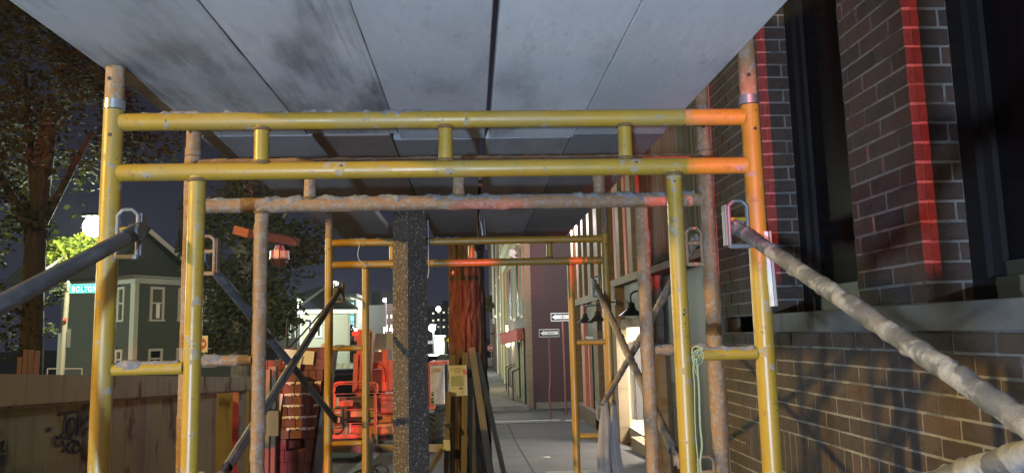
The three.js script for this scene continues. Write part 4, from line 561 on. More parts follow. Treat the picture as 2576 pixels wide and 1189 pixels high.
  part('white_plate', [block(841, 851, 1000, 1026, D + 0.4, 0.03), block(843, 856, 1034, 1040, D - 0.06, 0.012), block(842, 854, 1050, 1062, D - 0.06, 0.012)], W, t); part('cable', [bar([[862, 1045], [864, 1075], [855, 1088], [842, 1092]], 0.014, D - 0.05, M.rubber), bar([[858, 1046], [870, 1056], [890, 1056], [915, 1050]], 0.012, D - 0.05, M.rubber)], M.rubber, t);
  part('prop', [block(877, 882, 1066, 1092, D + 0.25, 0.06), block(868, 874, 1066, 1092, D + 0.25, 0.06)], M.zinc, t);
  const yel = plain(0.85, 0.55, 0.02, 0.5), st = part('warning_sticker', [block(931.5, 938.5, 1034, 1048, D - 0.012, 0.008), block(931.5, 938.5, 1075, 1089, D - 0.012, 0.008)], yel, t); part('white_sticker', [block(931.5, 939, 1055, 1061, D - 0.012, 0.008)], W, t); part('print', [block(934, 936, 1037, 1046, D - 0.016, 0.003), block(933.5, 936.5, 1077, 1082, D - 0.016, 0.003), block(934, 936.5, 1084, 1087, D - 0.016, 0.003)], M.dark, st);
  // counterweight door, tail and wheel seen right of the pole
  const dr = part('engine_door', [block(1082.5, 1117, 918, 1018, D + 0.4, 0.1, 0.02)], tint(M.white, 1.0, 0.97, 1.08), t); part('label', [block(1094, 1108, 926, 936, D + 0.385, 0.012)], plain(0.5, 0.3, 0.13, 0.6), dr); part('label', [block(1084, 1090, 986, 996, D + 0.385, 0.012), block(1083.5, 1090, 1000, 1014, D + 0.385, 0.012)], M.dark, dr); part('latch', [block(1080, 1089, 959, 963, D + 0.38, 0.02)], M.zinc, dr); part('white_sticker', [block(1085, 1089, 988, 991, D + 0.381, 0.003), block(1085, 1089, 1004, 1007, D + 0.381, 0.003)], W, dr);
  part('body', [block(1076, 1082, 912, 1020, D + 0.42, 0.8, 0.01), block(1080, 1125, 909, 917, D + 0.42, 0.9, 0.01), block(1076, 1092, 1019, 1030, D + 0.42, 0.5, 0.01)], R, t); part('side_gap', [block(1117.5, 1124, 918, 1018, D + 0.5, 0.5)], M.dark, t);
  const wc = atD(1098, 1072, D + 0.75); for (const [x, z] of [[wc.x, wc.z], [wc.x - 2.1, wc.z], [wc.x, wc.z - 2.2], [wc.x - 2.1, wc.z - 2.2]]) { const w = wheel(0.365, 0.3), o = part('wheel', [...w.rim.map((q) => q.clone())], tint(M.white, 0.5, 0.5, 0.5), t); o.position.set(x, G(-z) - 0.13 + 0.375, z); part('tyre', w.tyre, M.rubber, o); }
}
/* ---------- camera on its mast, left ---------- */
{
  const d = 9.0, t = thing('security_camera', 'dome security camera under a long orange lit housing on a slim mast', 'security camera'), a = atD(604, 582, d), e1 = atD(735, 606, d + 1.15);
  part('housing', [beam(a, e1, 0.2, 0.1, 0)], tint(M.cream, 1.15, 0.85, 0.7), t); 
  const p = atD(702, 641, d + 0.75), R = 24 * (d + 0.75) / 1925; part('collar', [rod([p.x, p.y - 0.05, p.z], [p.x, p.y + 0.05, p.z], R, R * 0.97, 30), rod([p.x, p.y + 0.05, p.z], [p.x, p.y + 0.12, p.z], R * 0.6, R * 0.4, 24)], M.white, t);
  const dome = new THREE.SphereGeometry(R * 0.93, 30, 14, 0, Math.PI * 2, Math.PI / 2, Math.PI / 2); dome.translate(p.x, p.y - 0.05, p.z); part('dome', [dome], plain(0.05, 0.045, 0.045, 0.08), t); const c = new THREE.TorusGeometry(R * 0.94, 0.012, 8, 30); c.rotateX(Math.PI / 2); c.translate(p.x, p.y - 0.05, p.z); part('rim', [c], M.zinc, t);
  const m = atD(641, 600, d + 0.35); part('mast', [rod([m.x, G(9), m.z], [m.x, m.y, m.z], 0.024, 0.02)], M.rusty, t);
  part('cable', [pipe([atD(690, 590, d + 0.7), atD(701, 606, d + 0.72), atD(702, 636, d + 0.45), atD(701, 690, d + 0.5), atD(701, 720, d + 0.5)], 0.007), pipe([atD(715, 592, d + 0.9), atD(738, 600, d + 0.9), atD(746, 614, d + 0.85), atD(738, 626, d + 0.8), atD(722, 628, d + 0.75)], 0.007)], M.rubber, t);
  const w = thing('overhead_cable', 'black cable slanting up to the right before the pale house', 'cable'); part('strand', [pipe([atD(660, 942, 9.3), atD(700, 898, 9.6), atD(750, 850, 9.9), atD(802, 791, 10.2), atD(860, 722, 10.6)], 0.012)], M.rubber, w);
  const w2 = thing('thin_post', 'thin dark post standing upright before the pale house', 'post'); part('shaft', [rod(atD(722, 800, 15), atD(716, 1000, 15), 0.022)], M.bronze, w2);
}

/* ---------- signs ---------- */
function signPlate(t, w, h, paint, pos, turn = 0, cw = 512, ch = 128, lit = 0) {
  const g = part('plate', [rbox(w, h, 0.006, 0.0025)], M.zinc, t); g.position.set(...pos); g.rotation.y = turn; const f = part('face', [quad(w * 0.995, h * 0.99, 0, 0, 0.0045)], drawn(cw, ch, paint, 0.35), g); return [g, f];
}
const arrow = (c, W, H) => { c.fillStyle = '#f4f4f4'; c.fillRect(0, 0, W, H); c.fillStyle = '#0b0b0c'; c.fillRect(10, 10, W - 20, H - 20); c.fillStyle = '#fbfbfb'; c.beginPath(); c.moveTo(24, H / 2); c.lineTo(128, 18); c.lineTo(112, H * 0.27); c.lineTo(W - 26, H * 0.27); c.lineTo(W - 26, H * 0.73); c.lineTo(112, H * 0.73); c.lineTo(128, H - 18); c.closePath(); c.fill(); c.fillStyle = '#0b0b0c'; c.font = 'bold 38px sans-serif'; c.textAlign = 'center'; c.textBaseline = 'middle'; c.fillText('ONE WAY', W * 0.58, H * 0.51); };
{
  for (const [u, v, d, vb, lab, w, h] of [[1411, 797, 21.6, 1000, 'higher white one way arrow sign, right one of the pair', 0.60, 0.225], [1381, 837.5, 20.4, 1016, 'lower white one way arrow sign, left one on thin red post', 0.56, 0.205]]) {
    const p = atD(u, v, d), t = thing('one_way_sign', lab, 'sign', [p.x, G(d) - 0.13, p.z], 0); signPlate(t, w, h, arrow, [0, p.y - G(d) + 0.13, 0], 0.18); const y = p.y - G(d) + 0.13; part('post', [pipe(lab[0] === 'l' ? [[-0.02, 0, -0.03], [-0.03, 0.7, -0.03], [0.0, 1.0, -0.03], [0.0, y + 0.05, -0.03]] : [[0.06, 0, -0.03], [0.06, y * 0.5, -0.03], [0.04, y + 0.1, -0.03]], 0.03, 8)], tint(M.redPaint, 0.3, 0.5, 0.6), t); }
  const d = 15.5, p = atD(207, 725.5, d), t = thing('street_sign', 'blue green street name sign reading BOLTON on a leaning post', 'sign', [0, 0, 0]); signPlate(t, 0.62, 0.17, (c, W, H) => { c.fillStyle = '#5fb5b3'; c.fillRect(0, 0, W, H); c.fillStyle = '#005f68'; c.fillRect(8, 8, W - 16, H - 16); c.fillStyle = '#a5f4ef'; c.font = 'bold 118px sans-serif'; c.textAlign = 'left'; c.textBaseline = 'middle'; c.fillText('BOLTON', 20, H / 2 + 6, 420); c.font = 'bold 50px sans-serif'; c.fillText('ST', 448, H / 2 - 18); }, [p.x + 0.06, p.y, p.z], 0.0);
  const a = atD(169, 712, d + 0.05), b = atD(152, 945, d + 0.05); part('post', [rod(b, a, 0.05, 0.045)], plain(0.20, 0.16, 0.12, 0.8), t); part('cap', [rod(a, a.clone().add(V(0.005, 0.05, 0)), 0.05, 0.02)], M.zinc, t); const q = atD(162, 805, d - 0.04); part('reflector', [rod(q, q.clone().add(V(0, 0.02, 0.02)), 0.035)], plain(0.8, 0.06, 0.03, 0.3), t); const k = atD(171, 850, d); part('plate', [box(0.07, 0.36, 0.02, k.x, k.y, k.z)], plain(0.07, 0.06, 0.05, 0.7), t);
  const n = atD(502, 865, 11.5), tn = thing('do_not_enter_sign', 'white square do not enter sign peeking out behind yellow frame leg', 'sign', [n.x, n.y, n.z]); signPlate(tn, 0.22, 0.24, (c, W, H) => { c.fillStyle = '#e9e2d2'; c.fillRect(0, 0, W, H); c.fillStyle = '#c5302a'; c.beginPath(); c.arc(W / 2, H / 2, W * 0.42, 0, 7); c.fill(); c.fillStyle = '#f0ebe0'; c.fillRect(W * 0.2, H * 0.42, W * 0.6, H * 0.16); }, [0, 0, 0], 0, 256, 280); part('post', [rod([-0.03, -0.03 - n.y + G(11.5) - 0.13, -0.03], [-0.03, 0.1, -0.03], 0.024)], M.zinc, tn);
  const s = atD(812.5, 885, 14), ts = thing('parking_sign', 'narrow white sign edge left of the far orange frame leg', 'sign', [s.x, s.y, s.z]); signPlate(ts, 0.06, 0.30, (c, W, H) => { c.fillStyle = '#dcdccf'; c.fillRect(0, 0, W, H); c.fillStyle = '#666'; c.fillRect(W * 0.3, H * 0.2, W * 0.4, H * 0.3); }, [0, 0, 0], 0, 64, 256); part('post', [rod([0.0, -s.y + G(14) - 0.13, -0.03], [0, 0.1, -0.03], 0.02)], M.zinc, ts);
  const st = atD(1235, 875, 62), tt = thing('stop_sign', 'small red stop sign far along the street right of tree', 'sign', [st.x, st.y, st.z]); const oct = new THREE.CylinderGeometry(0.3, 0.3, 0.02, 8); oct.rotateY(Math.PI / 8); oct.rotateX(Math.PI / 2); part('plate', [oct], M.zinc, tt); const of = new THREE.CircleGeometry(0.3, 8, Math.PI / 8); of.translate(0, 0, 0.013); part('face', [of], drawn(256, 256, (c, W, H) => { c.fillStyle = '#eeeeee'; c.fillRect(0, 0, W, H); c.fillStyle = '#c92332'; c.beginPath(); for (let i = 0; i < 8; i++) { const a = Math.PI / 8 + i * Math.PI / 4; c.lineTo(W / 2 + Math.cos(a) * W * 0.46, H / 2 + Math.sin(a) * H * 0.46); } c.fill(); c.fillStyle = '#fff'; c.font = 'bold 84px sans-serif'; c.textAlign = 'center'; c.textBaseline = 'middle'; c.fillText('STOP', W / 2, H / 2 + 4); }), tt); part('post', [rod([0, -st.y + G(62) - 0.13, -0.04], [0, 0.3, -0.04], 0.03)], M.zinc, tt);
}

/* ---------- houses on the left ---------- */
function clapboards(parent, x0, x1, y0, y1, z, m, h, axis, joined, skip) { // lapped boards on a wall; axis 'x' runs along x facing +z, 'z' runs along z facing -x
  const gs = []; for (let y = y0; y < y1 - 0.01; y += h) { let runs = [[x0, x1]]; for (const [a, b, c, d] of skip ?? []) if (y + h > c && y < d) runs = runs.flatMap(([p, q]) => [[p, Math.min(q, a)], [Math.max(p, b), q]].filter(([s, e2]) => e2 - s > 0.02));
    for (const [p, q] of runs) { const g = axis === 'x' ? box(q - p, h + 0.012, 0.014, (p + q) / 2, y + h / 2, z + 0.012, 0, -0.14) : box(0.014, h + 0.012, q - p, z - 0.012, y + h / 2, -(p + q) / 2, 0, 0, 0.0).applyMatrix4(new THREE.Matrix4()); if (axis === 'z') { g.translate(-(z - 0.012), -(y + h / 2), 0); g.rotateZ(-0.14); g.translate(z - 0.012, y + h / 2, 0); } gs.push(g); } }
  if (joined) part('siding', gs, m, parent, { kind: 'stuff' }); else for (const g of gs) part('clapboard', [g], m, parent);
}
function sash(parent, x, y0, y1, w, z, axis, trim, paneM) {   // framed sash window
  const f = 0.09, put = (a, b, c, d, k, dd) => axis === 'x' ? span(a, b, c, d, z + k, z + k + dd) : span(z - k, z - k - dd, c, d, -a, -b), mid = (y0 + y1) / 2;
  const fr = part('window', [put(x - w / 2, x - w / 2 + f, y0, y1, 0, 0.06), put(x + w / 2 - f, x + w / 2, y0, y1, 0, 0.06), put(x - w / 2 + f, x + w / 2 - f, y1 - f, y1, 0, 0.06), put(x - w / 2 - 0.03, x + w / 2 + 0.03, y0 - 0.07, y0, 0, 0.09), put(x - w / 2 + f, x + w / 2 - f, mid - 0.03, mid + 0.03, 0.0, 0.045)], trim, parent);
  part('pane', [put(x - w / 2 + f, x + w / 2 - f, y0, mid - 0.03, 0.005, 0.012), put(x - w / 2 + f, x + w / 2 - f, mid + 0.03, y1 - f, 0.005, 0.012)], paneM, fr); return fr;
}
{
  const D = 28, c = atD(336, 800, D), h = thing('clapboard_house', 'dark green clapboard house with white corner boards and sash windows, behind street sign', 'house', [c.x, 0, c.z], 1.0), Y = (v, u = 336) => atD(u, v, D).y;
  const yb = G(28) - 0.4, yt = Y(712), cB = plain(0.08, 0.095, 0.08, 0.8);
  part('wall', [span(0.03, 5.5, yb, yt + 0.2, -0.03, -4.6)], cB, h);
  const wy = [Y(803), Y(719)], ly = [Y(930), Y(878)], wx = [0.86, 2.02, 3.2, 4.4], pn = plain(0.10, 0.095, 0.08, 0.2), warm = glow(0.55, 0.42, 0.24, 0.30);
  clapboards(h, 0.14, 5.4, yb, yt, 0, cB, 0.125, 'x', false, wx.flatMap((x) => [[x - 0.29, x + 0.29, wy[0] - 0.05, wy[1]], [x - 0.29, x + 0.29, ly[0] - 0.05, ly[1]]])); clapboards(h, 0.14, 4.5, yb, yt, 0, cB, 0.125, 'z', false, [[0.55, 0.95, wy[0] - 0.05, wy[1]], [0.55, 0.95, ly[0] - 0.05, ly[1]]]);
  const tr = tint(M.trimPaint, 0.62, 0.55, 0.5);  // darker trim on the right face stands in for its shade
  part('corner_board', [span(-0.035, 0.13, yb, yt, 0.035, 0.001), span(-0.035, 0.0, yb, yt, 0.0, -0.22)], M.trimPaint, h); part('corner_board', [span(-0.035, 0.0, yb, Y(836, 126), -4.4, -4.6)], M.trimPaint, h);
  wx.forEach((x, i) => { sash(h, x, wy[0], wy[1], 0.58, 0.0, 'x', tr, pn); sash(h, x, ly[0], ly[1], 0.58, 0.0, 'x', tr, M.darkGlass); }); sash(h, 0.75, wy[0], wy[1], 0.4, 0, 'z', M.trimPaint, pn); sash(h, 0.75, ly[0], ly[1], 0.4, 0, 'z', M.trimPaint, pn);
  for (const x of [0.86, 2.02, 3.2]) part('lit_blind', [span(x - 0.02, x + 0.13, wy[0] + 0.05, wy[0] + 0.62, 0.019, 0.023)], warm, h);
  part('frieze', [span(-0.06, 2.6, yt, yt + 0.2, 0.06, -0.0), span(-0.06, 0.0, yt, yt + 0.2, -0.001, -4.6)], tint(M.trimPaint, 0.5, 0.5, 0.46), h); part('eave', [span(-0.3, 3.0, yt + 0.201, yt + 0.27, 0.3, -4.9)], tint(M.trimPaint, 0.35, 0.35, 0.33), h);
  const gb = new THREE.Shape(); const gx = 2.6, pk = 1.6; gb.moveTo(-0.9, 0); gb.lineTo(gx, 0); gb.lineTo(0.3, pk); gb.closePath(); const gg = new THREE.ExtrudeGeometry(gb, { depth: 6, bevelEnabled: false }); gg.translate(0, yt + 0.271, -6.2); part('gable', [uvBox(gg)], plain(0.05, 0.058, 0.052, 0.8), h);
  part('roof', [beam([0.25, yt + pk + 0.42, -3.1], [gx + 0.35, yt + 0.2, -3.1], 0.12, 6.6), beam([0.35, yt + pk + 0.42, -3.1], [-1.2, yt + 0.2, -3.1], 0.12, 6.6), span(2.2, 5.7, yt + 0.28, yt + 0.5, 0.3, -4.9)], M.slate, h); part('rake_board', [beam([0.32, yt + pk + 0.3, 0.24], [gx + 0.3, yt + 0.2, 0.24], 0.16, 0.05)], tr, h); part('cornice_return', [span(gx - 0.35, gx + 1.1, yt + 0.27, yt + 0.44, 0.5, 0.1)], tr, h);
  part('chimney', [span(3.6, 4.2, yt, yt + 3.4, -2.0, -2.6)], plain(0.06, 0.04, 0.035, 0.9), h);
  const f = thing('garden_rail', 'thin pale hand rail in front of the green house base', 'railing'), a = atD(118, 927, 24), b = atD(205, 927, 24); part('rail', [rod(a, b, 0.02)], M.trimPaint, f); part('post', [rod(b, b.clone().add(V(0, -1.2, 0)), 0.02), rod(a, a.clone().add(V(0, -1.2, 0)), 0.02)], M.trimPaint, f);
}
{
  const D = 40, c = atD(753, 850, D), h = thing('white_house', 'pale clapboard house with tall narrow windows seen behind leaning brick pallet', 'house', [c.x, 0, c.z], 0.42), Y = (v) => atD(753, v, D).y, yb = G(40) - 0.5, yt = Y(789);
  part('wall', [span(0.02, 2.6, yb, yt, -0.02, -6)], M.whiteBoard, h); clapboards(h, 0.1, 2.5, yb, yt, 0, M.whiteBoard, 0.16, 'x', true); clapboards(h, 0.1, 5.9, yb, yt, 0, M.whiteBoard, 0.16, 'z', true);
  const g = plain(0.06, 0.06, 0.06, 0.2), tr = tint(M.trimPaint, 1, 1, 1); for (const x of [0.5, 0.95]) { sash(h, x, Y(846), Y(800), 0.3, 0.03, 'x', tr, g); sash(h, x, Y(925), Y(888), 0.28, 0.03, 'x', tr, g); } for (const z of [0.7, 2.4]) { sash(h, z, Y(846), Y(812), 0.42, -0.03, 'z', tr, g); sash(h, z, Y(915), Y(885), 0.42, -0.03, 'z', tr, g); }
  part('eave', [span(-0.3, 2.9, yt, yt + 0.2, 0.3, -6.3)], tr, h); part('roof', [beam([1.3, yt + 1.4, -3], [-0.35, yt + 0.2, -3], 0.12, 6.6), beam([1.3, yt + 1.4, -3], [2.95, yt + 0.2, -3], 0.12, 6.6)], M.slate, h); part('downpipe', [rod([-0.06, yb, 0.06], [-0.06, yt, 0.06], 0.05)], M.bronze, h); part('corner_board', [span(-0.05, 0.09, yb, yt, 0.045, 0.0)], tr, h);
}
/* ---------- trees on the left and far off ---------- */
const L20 = atD(234, 571, 14.0), H28 = atD(300, 800, 28);
const px = (u, v, d, r, ry = r, rz = r) => { const p = atD(u, v, d); return [p.x, p.y, p.z, r, ry, rz]; };
M.barkDark = tint(M.bark, 0.16, 0.13, 0.12);
const dimLeaf = [[0.040, 0.045, 0.016], [0.05, 0.052, 0.018], [0.055, 0.048, 0.02], [0.035, 0.037, 0.016]], unlitLeaf = dimLeaf.map((c) => c.map((x) => x * 0.5)), litLeaf = [[0.125, 0.145, 0.008], [0.155, 0.15, 0.008], [0.09, 0.12, 0.01]];  // lamp light put into leaf colours: brighter near the lamp, darkened elsewhere
const clearOfLamp = (p) => p.distanceTo(L20) > 0.7 && !(p.z < L20.z - 0.1 && p.y < L20.y - 0.3 && p.x > L20.x - 0.8 && p.x < L20.x + 3);
{
  const t = thing('maple_tree', 'dark leafy tree at far left with some leaves lit yellow by street lamp', 'tree'), a = atD(80, 930, 12), b = atD(86, 600, 12);
  part('trunk', [trunkGeo([[G(12) - 0.2, a.x, a.z, 0.18], [b.y, b.x, b.z, 0.145], [b.y + 2, b.x + 0.12, b.z, 0.11]], 40, 60, 4, 0.02, 3)], M.barkDark, t); part('limb', [rod(b, atD(-80, 300, 12), 0.08, 0.03), rod(b, atD(230, 330, 12.4), 0.075, 0.03), rod(atD(84, 700, 12), atD(165, 640, 15), 0.035, 0.012), rod(atD(90, 560, 12), atD(60, 180, 12.4), 0.075, 0.03)], M.barkDark, t);
  part('crown', [leaves([px(0, 380, 12.2, 1.65, 1.5, 1.3), px(200, 240, 12.8, 1.4, 1.2, 1.2), px(90, 60, 12.4, 1.9, 1.4, 1.5), px(-90, 560, 11.8, 1.05, 1.25, 1), px(20, 800, 11.8, 0.45, 0.68, 0.5), px(60, 560, 12.2, 0.6, 0.55, 0.6), px(330, 330, 13.5, 0.9, 0.9, 0.9), px(360, 120, 13.2, 1.0, 0.8, 0.9)], 13000, 0.088, unlitLeaf, clearOfLamp)], M.leaf, t);
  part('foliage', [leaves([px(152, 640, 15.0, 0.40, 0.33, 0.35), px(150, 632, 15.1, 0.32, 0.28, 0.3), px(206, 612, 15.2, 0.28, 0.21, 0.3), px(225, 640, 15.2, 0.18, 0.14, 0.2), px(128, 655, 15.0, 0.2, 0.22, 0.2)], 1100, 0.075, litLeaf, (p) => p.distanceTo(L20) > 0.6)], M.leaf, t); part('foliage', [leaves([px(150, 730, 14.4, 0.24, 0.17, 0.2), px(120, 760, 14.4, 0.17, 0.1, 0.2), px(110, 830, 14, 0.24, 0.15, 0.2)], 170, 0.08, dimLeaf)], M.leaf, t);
  for (let i = 0; i < 4; i++) { const q = atD(49 + i * 14.5, 876 + (i === 0 ? 22 : i * 2), 11.6), w = thing('tree_board', ['squat red lit board at left edge of the leftmost tree guard', 'tall red lit board second from left in the leftmost tree guard', 'tall red lit board third from left in the leftmost tree guard', 'red lit board at right edge of the leftmost tree guard'][i], 'board', [q.x, q.y, q.z], 0, 'boards guarding the leftmost tree'); part('board', [box(0.062, 1.4, 0.03, 0, -0.7, 0)], tint(M.redPaint, 0.12, 0.25, 0.25), w); }  // dark red of the boards stands in for red light on them
  const t2 = thing('lime_tree', 'large dark tree with low drooping leaves between green and pale houses', 'tree'), c = atD(600, 900, 23); part('trunk', [trunkGeo([[G(23) - 0.2, c.x, c.z, 0.26], [4.5, c.x + 0.1, c.z, 0.2], [7, c.x + 0.2, c.z, 0.12]], 32, 40, 4, 0.02, 8)], M.bark, t2);
  part('limb', [rod([c.x, 3.4, c.z], [c.x + 1.4, 5.2, c.z + 0.4], 0.1, 0.04), rod([c.x, 3.8, c.z], [c.x - 1.0, 5.8, c.z], 0.1, 0.04)], M.bark, t2);
  part('crown', [leaves([px(600, 760, 23, 1.5, 1.7, 1.4), px(560, 840, 22.5, 0.9, 0.8, 0.9), px(660, 690, 23, 1.5, 1.5, 1.5), px(600, 520, 23, 1.7, 1.6, 1.6), px(720, 780, 22.4, 0.75, 0.6, 0.8), px(690, 830, 22.2, 0.5, 0.35, 0.5), px(740, 620, 23.2, 1.2, 1.4, 1.2), px(520, 640, 23.4, 0.9, 1.3, 1)], 9000, 0.14, dimLeaf)], M.leaf, t2);
  const t3 = thing('far_tree', 'small dark bush like tree before the pale green tower', 'tree'), k = atD(870, 860, 62); part('trunk', [rod([k.x, G(62), k.z], [k.x, k.y + 1, k.z], 0.2, 0.1)], M.bark, t3); part('crown', [leaves([px(862, 840, 62, 1.1, 0.9, 1), px(872, 870, 62, 1.4, 1.5, 1.2), px(853, 900, 62, 1.0, 1.2, 1)], 1500, 0.24, dimLeaf)], M.leaf, t3);
  const t4 = thing('far_tree', 'lamp lit tree along the far street right of big trunk', 'tree'), k4 = atD(1243, 860, 60); part('trunk', [rod([k4.x, G(60), k4.z], [k4.x, k4.y + 1.4, k4.z], 0.18, 0.1)], M.bark, t4); part('crown', [leaves([px(1240, 800, 60, 0.75, 1.2, 1), px(1252, 830, 60, 0.55, 0.9, 0.8), px(1232, 770, 61, 0.6, 0.9, 0.8)], 800, 0.24, [[0.10, 0.075, 0.02], [0.14, 0.08, 0.02], [0.07, 0.065, 0.02]])], M.leaf, t4);  // orange lamp light is put into the leaf colours of the second tree
}
/* ---------- distant buildings ---------- */
const fine = (t) => t;
{
  let d = 80, t = thing('pale_tower', 'distant pale green block with a glowing cyan glass stair strip', 'building'), gnd = G(80) - 1; const bl = (u0, u1, v0, d0, th) => { const a = atD(u0, v0, d0), b = atD(u1, v0, d0); return span(a.x, b.x, gnd, a.y, -d0, -d0 - th); };
  part('wall', [bl(822, 880, 748, d, 9)], plain(0.42, 0.47, 0.37, 0.8), t); part('wall', [bl(889.5, 894, 752, d, 9)], plain(0.3, 0.33, 0.3, 0.8), t); part('roof', [block(850, 896, 738, 746.5, d - 0.6, 9)], plain(0.12, 0.14, 0.13, 0.8), t);
  part('joint', [830, 844, 853, 862, 871].map((u) => block(u, u + 0.7, 752, 840, d - 0.012, 0.02)), plain(0.25, 0.29, 0.23, 0.8), t);
  for (let i = 0; i < 4; i++) part('lit_window', [block(880.6, 889, 760 + i * 16.5, 774.5 + i * 16.5, d + 0.3, 0.1)], glow(0.30, 0.92, 1.0, i % 2 ? 1.1 : 1.5), t); part('mullion', [block(884.5, 885.3, 760, 826, d + 0.25, 0.04)], M.bronze, t);
  const bk = thing('blue_block', 'distant dim blue grey block right of the glowing stair strip', 'building'); const blk2 = (u0, u1, v0, d0, th) => { const a = atD(u0, v0, d0), b = atD(u1, v0, d0); return span(a.x, b.x, G(120) - 1, a.y, -d0, -d0 - th); }; part('wall', [blk2(893, 925, 772, 118, 8)], plain(0.10, 0.10, 0.16, 0.8), bk); part('parapet', [block(893, 925, 770, 772, 117.8, 8.4)], plain(0.12, 0.12, 0.16, 0.8), bk);
  d = 90; const g2 = thing('brick_block', 'distant grey and pink brick block with two rows of white lit windows', 'building'); const c = atD(966, 764, d); g2.position.set(c.x, 0, c.z); g2.rotation.y = 0.5; const hh = c.y;
  part('wall', [span(-3.4, 0, gnd, hh - 0.15, 0, -10)], plain(0.14, 0.155, 0.145, 0.85), g2); part('wall', [span(0.001, 5, gnd, hh, 0.02, -10)], plain(0.20, 0.13, 0.135, 0.85), g2); part('cornice', [0, 1, 2].map((i) => span(0, 5.05, hh - 0.15 - i * 0.3, hh - 0.05 - i * 0.3, 0.08, 0.021)), plain(0.3, 0.22, 0.22, 0.8), g2);
  const lit = glow(1, 0.97, 0.85, 1.4); for (const [y, hgt] of [[hh - 1.7, 0.45], [hh - 2.95, 0.55]]) for (let i = 0; i < 8; i++) part('lit_window', [span(0.2 + i * 0.55, 0.4 + i * 0.55, y, y + hgt, 0.025, 0.03)], lit, g2); part('rooftop_unit', [span(0.4, 3.2, hh, hh + 1.6, -2, -5)], M.slate, g2);
  const d3 = 112, t3 = thing('dark_block', 'distant dark apartment block dotted with lit windows left of tree', 'building'); part('wall', [(() => { const a = atD(1040, 772, d3), b = atD(1180, 772, d3); return span(a.x, b.x, G(120) - 1, a.y, -d3, -d3 - 10); })()], plain(0.05, 0.045, 0.05, 0.85), t3); part('parapet', [block(1040, 1180, 769, 772, d3 - 0.3, 10.6)], plain(0.10, 0.095, 0.10, 0.8), t3); part('roof_house', [block(1112, 1136, 756, 769, d3 + 3, 4)], M.slate, t3);
  const wn = glow(1, 0.95, 0.78, 1.3); for (const [u, v] of [[1102, 786], [1115.5, 786], [1128.5, 786], [1102, 804.5], [1102, 822], [1115.5, 822], [1129, 822], [1089, 788], [1089, 806], [1116, 805], [1129, 777]]) part('lit_window', [block(u - 2.4, u + 2.4, v - 2.4, v + 2.0, d3 - 0.06, 0.08)], (u * 7 + v) % 3 > 1 ? wn : glow(1, 0.93, 0.75, 0.5), t3); const dk2 = M.darkGlass; for (const v of [786, 804.5, 822, 840]) for (const u of [1050, 1063, 1076, 1089, 1102, 1115.5, 1129, 1142, 1155]) part('window', [block(u - 2.6, u + 2.6, v - 2.6, v + 2.2, d3 - 0.03, 0.028)], dk2, t3);
  const sh = thing('white_shed', 'small white shed with pale roof edge far behind the red lift', 'shed'); part('wall', [block(1091, 1116, 848, 905, 52, 3)], tint(M.whiteBoard, 0.7, 0.75, 0.7), sh); part('roof', [block(1089, 1119, 843, 848, 51.7, 3.6)], M.white, sh);
  const ys = thing('yellow_sign', 'tiny yellow warning sign on a post left of big trunk', 'sign'), yp = atD(1128.5, 855, 40); part('plate', [box(0.2, 0.2, 0.01, yp.x, yp.y, yp.z, 0, 0, Math.PI / 4)], plain(0.8, 0.62, 0.03, 0.5), ys); part('post', [rod([yp.x, G(40) - 0.13, yp.z - 0.03], [yp.x, yp.y, yp.z - 0.03], 0.02)], M.zinc, ys);
  const fn = thing('white_fence', 'pale braced panel fence behind the dark parked car', 'fence'); for (let i = 0; i < 4; i++) { const u0 = 834 + i * 15; part('panel', [block(u0, u0 + 14, 915, 938, 24, 0.04)], tint(M.whiteBoard, 0.75, 0.78, 0.7), fn); part('brace', [beam(atD(u0 + 1, 937, 23.97), atD(u0 + 13, 916, 23.97), 0.05, 0.03)], M.trimPaint, fn); } part('top_rail', [block(833, 896, 912, 915, 23.95, 0.1)], M.trimPaint, fn);
}
